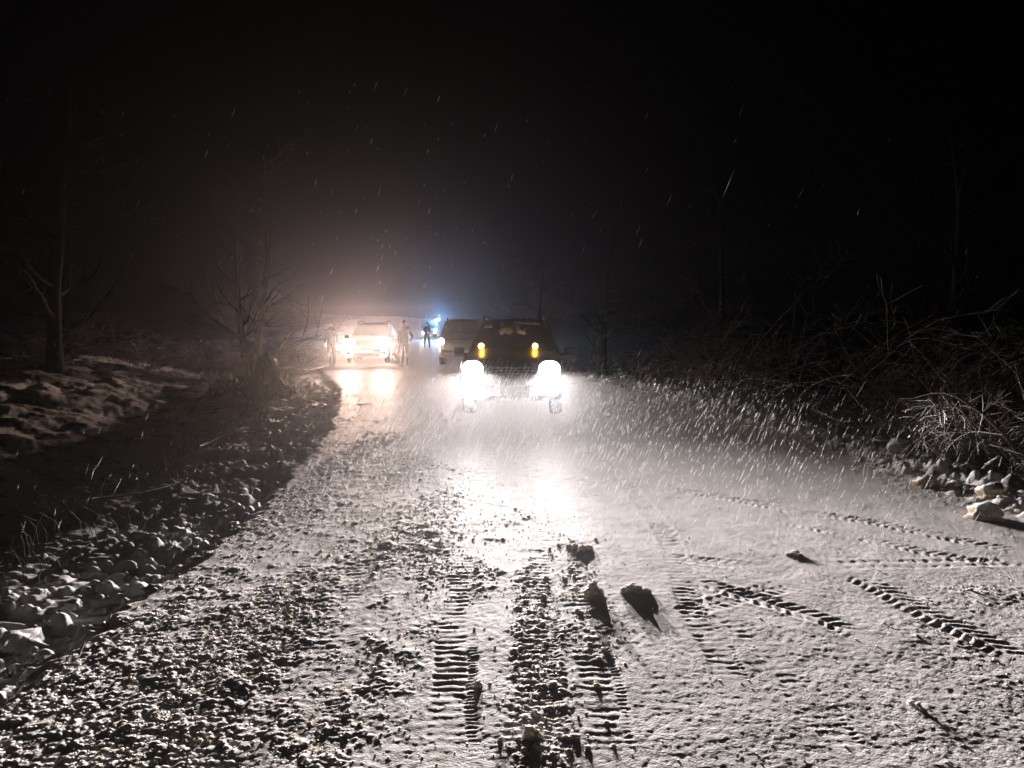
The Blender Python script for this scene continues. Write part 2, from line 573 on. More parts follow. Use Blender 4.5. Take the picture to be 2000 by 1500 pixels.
def lamp_mat(name, col, strength):
    m, nt, b = new_mat(name)
    b.inputs['Base Color'].default_value = (.8, .8, .8, 1)
    b.inputs['Emission Color'].default_value = (*col, 1)
    b.inputs['Emission Strength'].default_value = strength
    return m


M_LAMP_COOL = lamp_mat('headlight_lens_cool', (1, .97, .95), 9)
M_LAMP_WARM = lamp_mat('headlight_lens_warm', (1, .82, .62), 14)
M_LAMP_FAR = lamp_mat('headlight_lens_far', (.9, .96, 1.0), 20)
M_LAMP_AMBER = lamp_mat('amber_lens', (1, .45, .06), 30)
M_LAMP_BLUE = lamp_mat('blue_beacon_lens', (.25, .6, 1.0), 25)

# ------------------------------------------------------------ ground and road
def build_ground():
    ys = [-12.0]
    while ys[-1] < 1.2: ys.append(ys[-1] + max(.05, .09 * (1.4 - ys[-1])))
    ys[-1] = 1.2
    while ys[-1] < 300:
        y = ys[-1]
        ys.append(y + min(max(.0065, .00075 * y * y), max(.0065, .0075 * y)) * (1 + 3 * (y > 60)) * (3 if y < 2.3 else 1))
    ys = np.array(ys)
    uc = np.linspace(-.74, .74, 780)
    out = .74 + np.cumsum(np.linspace(.004, .06, 26))
    u = np.concatenate([-out[::-1], uc, out])
    w = 1.0 + np.sqrt(np.clip(ys, 0.4, None) ** 2 + .3)
    X = u[None, :] * w[:, None]
    Y = np.repeat(ys[:, None], len(u), 1)
    Z, ins = height(X, Y)
    nr, nc = X.shape
    idx = np.arange(nr * nc).reshape(nr, nc)
    q = np.stack([idx[:-1, :-1], idx[:-1, 1:], idx[1:, 1:], idx[1:, :-1]], -1).reshape(-1, 4)
    V = np.stack([X, Y, Z], -1).reshape(-1, 3)
    xc = V[q, 0].mean(1); yc = V[q, 1].mean(1)
    road = (xc > edge_l(yc) - .02) & (xc < edge_r(yc) + .1)
    dirt = np.clip(clod_mask(X, Y) * 1.0 + ins * .35 + .12, 0, 1).ravel()
    l = (edge_l(Y) - X); r = (X - edge_r(Y))
    soil_dark = np.clip(.25 + sstep(1.2, 2.6, l) * .9 + sstep(-.1, .5, r) * 1.2 + sstep(1.2, 2.6, r) * .62, 0, 1.93) * (1 - .45 * sstep(20, 30, Y) * (l > 0)) + .9 * sstep(9, 15, l)  # bare earth patches; night dark of ditch and banks painted in
    soil_dark = soil_dark.ravel()
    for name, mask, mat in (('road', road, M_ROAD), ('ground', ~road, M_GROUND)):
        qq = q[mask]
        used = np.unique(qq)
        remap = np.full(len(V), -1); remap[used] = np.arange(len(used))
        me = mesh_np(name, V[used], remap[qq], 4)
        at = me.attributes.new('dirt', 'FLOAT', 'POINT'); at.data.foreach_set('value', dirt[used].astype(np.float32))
        at = me.attributes.new('soil_dark', 'FLOAT', 'POINT'); at.data.foreach_set('value', soil_dark[used].astype(np.float32))
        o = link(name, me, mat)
        o['kind'] = 'structure'
        o['label'] = 'snow covered mountain road crossed by tyre tracks' if name == 'road' else 'snowy verges, ditch and bank beside the road'


build_ground()


# ------------------------------------------------------------ lamps
def beam(name, loc, direction, watts, color, parent, wide=.55, cut=.04, v0=.06, vw=.66, size=.05, cone=130):
    """dipped headlight: spot lamp with a flat, wide beam pattern"""
    d = bpy.data.lights.new(name, 'SPOT')
    d.energy = watts
    d.color = color
    d.shadow_soft_size = size
    d.spot_size = R(cone)
    d.spot_blend = .6
    d.use_nodes = True
    nt = d.node_tree
    L = nt.links
    em = next(n for n in nt.nodes if n.type == 'EMISSION')
    tc = nt.nodes.new('ShaderNodeTexCoord')
    sp = nt.nodes.new('ShaderNodeSeparateXYZ'); L.new(tc.outputs['Normal'], sp.inputs[0])

    def m(op, a, b=None):
        n = nt.nodes.new('ShaderNodeMath'); n.operation = op
        for i, v in enumerate((a, b)):
            if v is None: continue
            if isinstance(v, (int, float)): n.inputs[i].default_value = v
            else: L.new(v, n.inputs[i])
        return n.outputs[0]
    az = m('ABSOLUTE', sp.outputs['Z'])
    az = m('MAXIMUM', az, .05)
    hx = m('DIVIDE', sp.outputs['X'], az)
    vy = m('DIVIDE', sp.outputs['Y'], az)
    vy = m('MULTIPLY', vy, BEAM_SIGN)
    t = m('POWER', m('DIVIDE', m('ABSOLUTE', vy), v0), 5.0)
    lor = m('POWER', m('DIVIDE', 1.0, m('ADD', t, 1.0)), vw)
    up = nt.nodes.new('ShaderNodeMapRange'); up.interpolation_type = 'SMOOTHSTEP'
    up.inputs['From Min'].default_value = -.012; up.inputs['From Max'].default_value = .03
    up.inputs['To Min'].default_value = 1.0; up.inputs['To Max'].default_value = cut
    L.new(vy, up.inputs['Value'])
    h2 = m('POWER', m('DIVIDE', m('ABSOLUTE', hx), wide), 6.0)
    hor = m('DIVIDE', 1.0, m('ADD', h2, 1.0))
    L.new(m('MULTIPLY', m('MULTIPLY', lor, up.outputs[0]), hor), em.inputs['Strength'])
    o = bpy.data.objects.new(name, d)
    COL.objects.link(o)
    o.location = loc
    dv = Vector(direction).normalized()
    zz = -dv
    xx = Vector((0, 0, 1)).cross(zz).normalized()
    yy = zz.cross(xx)
    o.rotation_euler = Matrix((xx, yy, zz)).transposed().to_euler()
    o.parent = parent
    return o


BEAM_SIGN = 1.0


def spill(name, loc, watts, color, parent, size=.08, side=.25):
    d = bpy.data.lights.new(name, 'POINT' if watts < 10 or name == 'beacon_light' else 'SPOT')
    if d.type == 'SPOT':
        d.spot_size = R(172); d.spot_blend = .35
        # a reflector throws little light steeply down or up
        d.use_nodes = True
        nt = d.node_tree
        em = next(n for n in nt.nodes if n.type == 'EMISSION')
        tc = nt.nodes.new('ShaderNodeTexCoord')
        sp = nt.nodes.new('ShaderNodeSeparateXYZ'); nt.links.new(tc.outputs['Normal'], sp.inputs[0])
        rp = nt.nodes.new('ShaderNodeValToRGB')
        mr = nt.nodes.new('ShaderNodeMapRange'); mr.inputs['From Min'].default_value = -1
        nt.links.new(sp.outputs['Y'], mr.inputs['Value']); nt.links.new(mr.outputs[0], rp.inputs['Fac'])
        rp.color_ramp.interpolation = 'EASE'
        e = rp.color_ramp.elements
        e[0].position = .38; e[0].color = (.015, .015, .015, 1)
        e[1].position = .50; e[1].color = (1, 1, 1, 1)
        k = e.new(.58); k.color = (1, 1, 1, 1)
        k = e.new(.72); k.color = (.16, .16, .16, 1)
        k = e.new(.98); k.color = (.05, .05, .05, 1)
        ab = nt.nodes.new('ShaderNodeMath'); ab.operation = 'ABSOLUTE'
        nt.links.new(sp.outputs['X'], ab.inputs[0])
        ma = nt.nodes.new('ShaderNodeMapRange'); ma.interpolation_type = 'SMOOTHSTEP'
        ma.inputs['From Min'].default_value = .22; ma.inputs['From Max'].default_value = .6
        ma.inputs['To Min'].default_value = 1.0; ma.inputs['To Max'].default_value = side
        nt.links.new(ab.outputs[0], ma.inputs['Value'])
        mm = nt.nodes.new('ShaderNodeMath'); mm.operation = 'MULTIPLY'
        nt.links.new(rp.outputs['Color'], mm.inputs[0]); nt.links.new(ma.outputs[0], mm.inputs[1])
        nt.links.new(mm.outputs[0], em.inputs['Strength'])
    d.energy = watts; d.color = color; d.shadow_soft_size = size
    o = bpy.data.objects.new(name, d)
    COL.objects.link(o); o.location = loc; o.parent = parent
    o.rotation_euler = (R(90), 0, math.pi)
    return o


# ------------------------------------------------------------ cars
def section(hw, zb, zbelt, zt, rh, hood):
    if hood:
        p = [(0, zb), (hw * .88, zb), (hw * .98, zb + .08), (hw, zb + (zbelt - zb) * .45), (hw * .99, zbelt), (hw * .955, zt - .022),
             (hw * .80, zt), (hw * .4, zt + .018), (0, zt + .024)]
    else:
        p = [(0, zb), (hw * .88, zb), (hw * .98, zb + .08), (hw, zb + (zbelt - zb) * .45), (hw * .98, zbelt), (rh + .03, zt - .09),
             (rh - .03, zt - .02), (rh * .5, zt + .012), (0, zt + .02)]
    full = p + [(-a, b) for a, b in reversed(p[1:-1])]
    return full


SUV_STATIONS = [  # y, half width, z bottom, z belt, z top, roof half width, hood?
    (0.00, .74, .40, .66, .74, 0, 1), (0.05, .83, .34, .76, .86, 0, 1), (0.16, .90, .30, .84, .95, 0, 1),
    (0.40, .92, .29, .90, 1.01, 0, 1), (0.80, .925, .29, .93, 1.05, 0, 1), (1.18, .925, .29, .96, 1.09, 0, 1),
    (1.30, .925, .29, .99, 1.14, .84, 0), (1.62, .925, .29, 1.01, 1.46, .73, 0), (1.86, .925, .29, 1.02, 1.66, .655, 0),
    (2.20, .925, .29, 1.02, 1.715, .66, 0), (3.00, .925, .29, 1.03, 1.73, .665, 0), (3.80, .92, .29, 1.04, 1.71, .655, 0),
    (4.25, .90, .32, 1.05, 1.64, .63, 0), (4.42, .87, .36, 1.03, 1.35, .68, 0), (4.50, .84, .40, .95, 1.06, .80, 0)]
SEDAN_STATIONS = [
    (0.00, .70, .32, .54, .60, 0, 1), (0.06, .79, .26, .62, .70, 0, 1), (0.20, .85, .22, .70, .78, 0, 1),
    (0.50, .87, .20, .76, .85, 0, 1), (1.10, .88, .20, .82, .93, 0, 1), (1.22, .88, .20, .85, .97, .78, 0),
    (1.60, .88, .20, .88, 1.25, .66, 0), (1.95, .88, .20, .90, 1.43, .58, 0), (2.6, .88, .20, .91, 1.47, .58, 0),
    (3.2, .88, .20, .92, 1.41, .57, 0), (3.75, .87, .22, .92, 1.10, .68, 0), (3.9, .87, .24, .90, 1.02, .72, 1), (4.4, .80, .36, .80, .92, 0, 1)]
VAN_STATIONS = [
    (0.00, .80, .42, .80, .90, 0, 1), (0.08, .93, .34, .95, 1.05, 0, 1), (0.50, .97, .30, 1.10, 1.22, 0, 1),
    (0.62, .98, .30, 1.14, 1.28, .9, 0), (1.10, .98, .30, 1.16, 1.90, .84, 0), (1.5, .98, .30, 1.16, 2.10, .84, 0),
    (3.0, .98, .30, 1.16, 2.15, .85, 0), (4.9, .97, .32, 1.16, 2.13, .84, 0), (5.0, .94, .40, 1.10, 1.95, .84, 0)]


def apply_mods(o):
    dg = bpy.context.evaluated_depsgraph_get()
    me = bpy.data.meshes.new_from_object(o.evaluated_get(dg))
    o.modifiers.clear()
    o.data = me


def loft(st):
    bm = bmesh.new()
    rings = []
    for (y, hw, zb, zbelt, zt, rh, hood) in st:
        rings.append([bm.verts.new((a, y, b)) for a, b in section(hw, zb, zbelt, zt, rh, hood)])
    n = len(rings[0])
    for r1, r2 in zip(rings[:-1], rings[1:]):
        for k in range(n):
            bm.faces.new((r1[k], r1[(k + 1) % n], r2[(k + 1) % n], r2[k]))
    bm.faces.new(rings[0]); bm.faces.new(list(reversed(rings[-1])))
    return bm


def interp_st(st, y):
    for a, b in zip(st[:-1], st[1:]):
        if a[0] <= y <= b[0]:
            t = (y - a[0]) / (b[0] - a[0])
            return [a[i] + (b[i] - a[i]) * t for i in range(6)]
    return list(st[-1][:6])


def lathe(profile, n=28, axis='x'):
    vs, fs = [], []
    for (a, r) in profile:
        for k in range(n):
            t = 2 * math.pi * k / n
            vs.append(Vector((a, r * math.cos(t), r * math.sin(t))))
    m = len(profile)
    for i in range(m - 1):
        for k in range(n):
            k2 = (k + 1) % n
            fs.append((i * n + k, i * n + k2, (i + 1) * n + k2, (i + 1) * n + k))
    return vs, fs


def wheel_meshes(r):
    w = .11
    ty = mesh_from('tyre', *lathe([(-w, r * .62), (-w, r * .9), (-w * .8, r * .985), (-.03, r), (-.02, r * .98), (.02, r * .98), (.03, r), (w * .8, r * .985), (w, r * .9), (w, r * .62)]))
    mb = MB()
    mb.add(lathe([(.085, r * .64), (.10, r * .62), (.06, r * .57), (-.05, r * .55)]))
    mb.add(lathe([(.05, .001), (.085, .02), (.08, r * .16), (.03, r * .2)]))
    for k in range(5):
        a = 2 * math.pi * k / 5
        mb.add(tube([(.06, r * .1 * math.cos(a), r * .1 * math.sin(a)), (.075, r * .58 * math.cos(a), r * .58 * math.sin(a))], [.035, .028], 6))
    return ty, mb.mesh('rim')


def grid_patch(fn, nu, nv):
    """surface patch from fn(u, v)"""
    vs = [fn(i / nu, j / nv) for j in range(nv + 1) for i in range(nu + 1)]
    fs = [(j * (nu + 1) + i, j * (nu + 1) + i + 1, (j + 1) * (nu + 1) + i + 1, (j + 1) * (nu + 1) + i) for j in range(nv) for i in range(nu)]
    return vs, fs


def thicken(me, t):
    bm = bmesh.new(); bm.from_mesh(me)
    bmesh.ops.recalc_face_normals(bm, faces=bm.faces)
    bmesh.ops.solidify(bm, geom=bm.faces[:], thickness=t)
    bm.to_mesh(me); bm.free()
    return me


def lens_mesh(name, c, w, h, bulge, yaw=0.0, e=.85):
    """pillow shaped lamp lens facing -y"""
    bm = bmesh.new()
    n, rings = 24, 5
    prev = None
    ce = bm.verts.new((0, -bulge, 0))
    for j in range(1, rings + 1):
        t = j / rings
        ring = []
        for k in range(n):
            a = 2 * math.pi * k / n
            ca, sa = math.cos(a), math.sin(a)
            x = math.copysign(abs(ca) ** e, ca) * w / 2 * t
            z = math.copysign(abs(sa) ** e, sa) * h / 2 * t
            ring.append(bm.verts.new((x, -bulge * (1 - t ** 2.2), z)))
        if prev is None:
            for k in range(n): bm.faces.new((ce, ring[k], ring[(k + 1) % n]))
        else:
            for k in range(n): bm.faces.new((prev[k], ring[k], ring[(k + 1) % n], prev[(k + 1) % n]))
        prev = ring
    back = [bm.verts.new((v.co.x, .05, v.co.z)) for v in prev]
    for k in range(n): bm.faces.new((prev[k], back[k], back[(k + 1) % n], prev[(k + 1) % n]))
    bm.faces.new(back)
    bmesh.ops.rotate(bm, cent=(0, 0, 0), matrix=Matrix.Rotation(yaw, 3, 'Z'), verts=bm.verts)
    bmesh.ops.translate(bm, vec=c, verts=bm.verts)
    return bm_mesh(name, bm)


def build_car(name, st, label, cat, loc, rz, paint, wheel_r, lampz, lampx, lamp_mat_, lamp_wh, fog=None, rails=True, group=None, detail=True):
    root = empty(name, loc, rz)
    tag(root, label, cat, group)
    body = link('body', bm_mesh('body', loft(st)), paint, root)
    L = st[-1][0]
    ax = (wheel_r + .50, L - wheel_r - .55)
    W = st[4][1]
    # wheel arches cut out of the body
    cut = bmesh.new()
    for y in ax:
        for s in (-1, 1):
            bmesh.ops.create_cone(cut, cap_ends=True, segments=28, radius1=wheel_r + .06, radius2=wheel_r + .06, depth=.62,
                                  matrix=Matrix.Translation((s * (W + .03), y, wheel_r)) @ Matrix.Rotation(math.pi / 2, 4, 'Y'))
    co = bpy.data.objects.new('cutter', bm_mesh('cutter', cut)); COL.objects.link(co)
    co.parent = root
    md = body.modifiers.new('cut', 'BOOLEAN'); md.operation = 'DIFFERENCE'; md.object = co; md.solver = 'EXACT'
    bv = body.modifiers.new('round', 'BEVEL'); bv.width = .02; bv.segments = 2; bv.limit_method = 'ANGLE'; bv.angle_limit = R(28)
    bpy.context.view_layer.update()
    apply_mods(body)
    bpy.data.objects.remove(co)
    body.data.polygons.foreach_set('use_smooth', [True] * len(body.data.polygons))
    ty, rim = wheel_meshes(wheel_r)
    ty.materials.append(M_TYRE); rim.materials.append(M_RIM)
    for y in ax:
        for s in (-1, 1):
            wt = link('wheel', rim, None, root)
            wt.location = (s * (W - .14), y, wheel_r)
            wt.rotation_euler = (0, 0, 0 if s > 0 else math.pi)
            t = link('tyre', ty, None, wt)
    # glass
    gi = next(i for i, s in enumerate(st) if not s[6])
    y0, y1 = st[gi][0], next(s[0] for s in st[gi:] if s[4] > st[gi + 3][4] * .97 or s is st[gi + 2])
    ya, yb = st[gi][0], st[gi + 2][0]
    def wind(u, v):
        y = ya + (yb - ya) * (.04 + .92 * v)
        s = interp_st(st, y)
        rh = s[5]
        x = (2 * u - 1) * (rh - .035)
        return Vector((x, y - .012 - .03 * (1 - (2 * u - 1) ** 2), s[4] + .022 - .012 * (2 * u - 1) ** 2))
    ws = link('windscreen', mesh_from('windscreen', *grid_patch(wind, 12, 8)), M_GLASS, root)
    for s_ in (-1, 1):
        def side(u, v, s_=s_, a=yb - .18, b=(yb + L) / 2):
            y = a + (b - a) * u
            s = interp_st(st, y)
            zb_, zt_ = s[3] + .03, s[4] - .12
            y2 = y + .10 * v * (1 - u)
            t = .06 + .86 * v
            xb, xt = s[1] * .98, s[5] + .03
            return Vector((s_ * (xb + (xt - xb) * t + .006), y2, s[3] + (s[4] - .09 - s[3]) * t))
        for (a, b) in ((yb - .12, (yb + L) / 2 - .12), ((yb + L) / 2 - .02, L - .75)):
            link('side_window', mesh_from('side_window', *grid_patch(lambda u, v, a=a, b=b: side(u, v, s_, a, b), 6, 4)), M_GLASS, root)
        # mirror
        sm = interp_st(st, yb - .25)
        mx = s_ * (sm[1] + .13)
        mir = link('wing_mirror', box_mesh('wing_mirror', (mx, yb - .30, sm[3] + .10), (.20, .10, .15), .03), paint, root)
        link('mirror_arm', mesh_from('mirror_arm', *tube([(s_ * (sm[1] - .05), yb - .25, sm[3] + .02), (mx, yb - .28, sm[3] + .07)], [.025, .02], 8)), M_PLASTIC, root)
        # headlights
        yaw = s_ * R(14)
        yl = .035 if lampz > .6 else .05
        sl = interp_st(st, .12)
        link('headlight', lens_mesh('headlight', (s_ * lampx, .02, lampz), lamp_wh[0], lamp_wh[1], .05, yaw), lamp_mat_, root)
        if fog:
            link('fog_lamp', lens_mesh('fog_lamp', (s_ * fog[0], -.05, fog[1]), fog[2], fog[2], .02), lamp_mat_, root)
        if rails:
            pts = [(s_ * .60, yb + .12, st[gi + 3][4] - .03), (s_ * .605, yb + .2, st[gi + 3][4] + .05), (s_ * .61, yb + 1.1, st[gi + 3][4] + .075),
                   (s_ * .60, L - .75, st[gi + 3][4] + .05), (s_ * .60, L - .66, st[gi + 3][4] - .03)]
            link('roof_rail', mesh_from('roof_rail', *tube(pts, [.018] * 5, 8)), M_CHROME, root)
        if detail:
            for yy in (yb + .95, L - 1.0):
                s = interp_st(st, yy)
                link('door_handle', box_mesh('door_handle', (s_ * (s[1] + .012), yy, s[3] - .10), (.03, .16, .03), .008), M_CHROME, root)
            link('wiper', mesh_from('wiper', *tube([(s_ * .12 - .1, ya + .0, st[gi][4] + .03), (s_ * .35 + .1, ya + .13, st[gi][4] + .155)], [.01, .006], 5)), M_PLASTIC, root)
    link('bumper', box_mesh('bumper', (0, .03, st[1][2] + .13), (st[1][1] * 2.02, .22, .22), .07), M_PLASTIC, root)
    link('lower_intake', box_mesh('lower_intake', (0, -.085, st[1][2] + .09), (.8, .03, .09), .01), M_PLASTIC, root)
    gr = link('grille', box_mesh('grille', (0, -.005, lampz), (lampx * 1.25, .05, .15), .015), M_PLASTIC, root)
    for k in range(3):
        link('grille_bar', box_mesh('grille_bar', (0, -.034, lampz - .05 + .05 * k), (lampx * 1.2, .012, .012), .003), M_CHROME, gr)
    link('number_plate', box_mesh('number_plate', (0, -.105, st[1][2] + .19), (.52, .012, .11), .004), M_PLATE, root)
    return root


# near SUV
suv = build_car('parked_suv', SUV_STATIONS, 'nearest dark SUV facing the camera with white headlights and two small amber lamps', 'car',
                (-.02, 13.0, 0), R(-2.0), M_PAINT_DARK, .36, .83, .67, M_LAMP_COOL, (.38, .34), fog=(.64, .50, .2))  # headlight lenses oversized, their glowing discs stand in for glare
for s in (-1, 1):
    o = link('amber_lamp', lens_mesh('amber_lamp', (s * .51 - .10, 1.31, 1.215), .105, .105, .04, e=1.0), M_LAMP_AMBER, suv)
    sl = spill('amber_light', (s * .51 - .10, 1.20, 1.235), 1.3, (1, .5, .08), suv, .03)
# light seen in the windscreen, painted as thin pale patches
def wpatch(x0, x1, z0, z1, seed):
    ya, yb = 1.30, 1.86
    rnd = random.Random(seed)
    n = 18
    vs = []
    cxm, czm = (x0 + x1) / 2, (z0 + z1) / 2
    bm = bmesh.new()
    ring = []
    for k in range(n):
        a = 2 * math.pi * k / n
        f = 1 + rnd.uniform(-.3, .18)
        x = cxm + (x1 - x0) / 2 * max(-1, min(1, 1.3 * math.cos(a))) * f
        v = czm + (z1 - z0) / 2 * max(-1, min(1, 1.3 * math.sin(a))) * f
        y = ya + (yb - ya) * v
        s = interp_st(SUV_STATIONS, y)
        ring.append(bm.verts.new((x, y - .035, s[4] + .04)))
    bm.faces.new(ring)
    me = bm_mesh('glass_light_patch', bm)
    return thicken(me, .012)
link('glass_light_patch', wpatch(-.28, -.02, .45, .92, 1), M_GLASS_LIGHT, suv)
link('glass_light_patch', wpatch(.04, .22, .48, .80, 2), M_GLASS_LIGHT, suv)
link('glass_light_patch', wpatch(-.58, -.42, .70, .92, 3), M_GLASS_LIGHT, suv)
link('glass_light_patch', wpatch(.0, .5, .86, .96, 4), M_GLASS_LIGHT, suv)

car2 = build_car('parked_suv', SUV_STATIONS, 'dark SUV with roof rails half hidden behind the nearest SUV', 'car',
                 (-1.95, 30.2, 0), R(4), M_PAINT_BROWN, .36, .90, .80, M_LAMP_COOL, (.20, .24), fog=None)
car2.scale = (1.08, 1.08, 1.08)
warm_car = build_car('parked_car', SUV_STATIONS, 'car on the left of the road with warm glaring headlights and fog lamps', 'car',
                     (-6.05, 31.5, 0), R(3), M_PAINT_SILVER, .36, .84, .71, M_LAMP_WARM, (.46, .38), fog=(.70, .46, .34))  # lamp lenses inflated so the glare takes their shape
far_van = build_car('parked_van', VAN_STATIONS, 'distant van with bright headlights and blue beacon behind the standing figure', 'van',
                    (-8.75, 80, 0), R(4), M_PAINT_SILVER, .36, .85, .66, M_LAMP_FAR, (.34, .26), fog=None, rails=False, detail=False)
far_car = build_car('parked_car', SEDAN_STATIONS, 'farthest car, a small light left of the distant van', 'car',
                    (-15.2, 108, 0), R(5), M_PAINT_SILVER, .33, .68, .62, M_LAMP_FAR, (.2, .16), fog=None, rails=False, detail=False)
# beacon bar on the van roof
bb = link('beacon', lens_mesh('beacon', (.85, 1.55, 2.22), .5, .16, .08), M_LAMP_BLUE, far_van)
link('beacon_base', box_mesh('beacon_base', (.3, 1.62, 2.14), (1.7, .2, .05), .01), M_PLASTIC, far_van)
spill('beacon_light', (.95, 1.2, 2.4), BLUE_W, (.18, .48, 1.0), far_van, .1)
link('side_lamp', lens_mesh('side_lamp', (.72, .0, 1.15), .26, .2, .03), lamp_mat('yellow_lamp', (1, .7, .3), 15), far_van)

for s in (-1, 1):
    b1 = beam('headlight_beam', (s * .67, -.10, .83), (.13 + s * .04, -1, -.01), SUV_BEAM, COOL, suv, wide=.55, cut=.002, v0=.085, vw=.74)
    spill('headlight_spill', (s * .67, -.22, .83), SUV_SPILL, COOL, suv, .06, 1.0)
    beam('headlight_beam', (s * .80, -.10, .90), (s * .02, -1, -.01), SECOND_BEAM, WARM, car2, wide=.5)
    beam('headlight_beam', (s * .71, -.10, .84), (0.03, -1, -.01), WARM_BEAM, WARM, warm_car, wide=.6, cut=.05)
    spill('headlight_spill', (s * .71, -.14, .84), WARM_SPILL, (1.0, .70, .60), warm_car, .1)
    beam('headlight_beam', (s * .66, -.12, .85), (0.05, -1, -.01), FAR_BEAM, (.9, .95, 1), far_van, wide=.6, cut=.05)
    spill('headlight_spill', (s * .66, -.5, .85), FAR_SPILL, (.85, .93, 1), far_van, .1)
spill('headlight_spill', (-.80, -.30, .90), SECOND_SPILL, WARM, car2, .08)


# ------------------------------------------------------------ people
def skin_mesh(name, verts, edges, radii, sub=2, root=0):
    me = bpy.data.meshes.new(name)
    me.from_pydata(verts, edges, [])
    o = bpy.data.objects.new(name, me)
    COL.objects.link(o)
    o.modifiers.new('skin', 'SKIN').use_smooth_shade = True
    sm = o.modifiers.new('sub', 'SUBSURF'); sm.levels = sub; sm.render_levels = sub
    sv = me.skin_vertices[0].data
    for i, r in enumerate(radii):
        sv[i].radius = (r, r) if not isinstance(r, tuple) else r
        sv[i].use_root = (i == root)
    apply_mods(o)
    out = o.data
    bpy.data.objects.remove(o)
    return out


def hand_meshes(wrist, direction, side, curl=.35):
    """palm and five unequal fingers hanging from a wrist"""
    w = Vector(wrist); d = Vector(direction).normalized()
    n = Vector((side, 0, 0)) - d * d.dot(Vector((side, 0, 0)))
    n.normalize()
    f = d.cross(n).normalized()          # forward direction across the palm
    if f.y > 0: f = -f
    out = []
    palm_end = w + d * .085
    out.append(skin_mesh('palm', [w, w + d * .045, palm_end], [(0, 1), (1, 2)], [(.022, .028), (.018, .038), (.014, .036)], 1))
    lens = [.062, .072, .078, .07, .055]
    for i in range(1, 5):
        off = f * (.030 - .020 * (i - 1))
        p0 = w + d * .07 + off
        a = p0 + (d * .9 - n * curl * .4).normalized() * lens[i] * .5
        b = a + (d * .8 - n * curl).normalized() * lens[i] * .3
        c = b + (d * .6 - n * curl * 1.6).normalized() * lens[i] * .25
        out.append(skin_mesh('finger', [p0, a, b, c], [(0, 1), (1, 2), (2, 3)], [.0095, .009, .008, .007], 1))
    p0 = w + d * .03 + f * .028
    a = p0 + (d * .6 + f * .7).normalized() * .035
    b = a + (d * .9 + f * .2 - n * .3).normalized() * .03
    out.append(skin_mesh('thumb', [p0, a, b], [(0, 1), (1, 2)], [.012, .010, .008], 1))
    return out


def join_meshes(name, mes, mats_idx=None):
    bm = bmesh.new()
    for k, me in enumerate(mes):
        n0 = len(bm.faces)
        bm.from_mesh(me)
        bm.faces.ensure_lookup_table()
        if mats_idx:
            for f in bm.faces[n0:]: f.material_index = mats_idx[k]
    me = bpy.data.meshes.new(name)
    bm.to_mesh(me); bm.free()
    return me


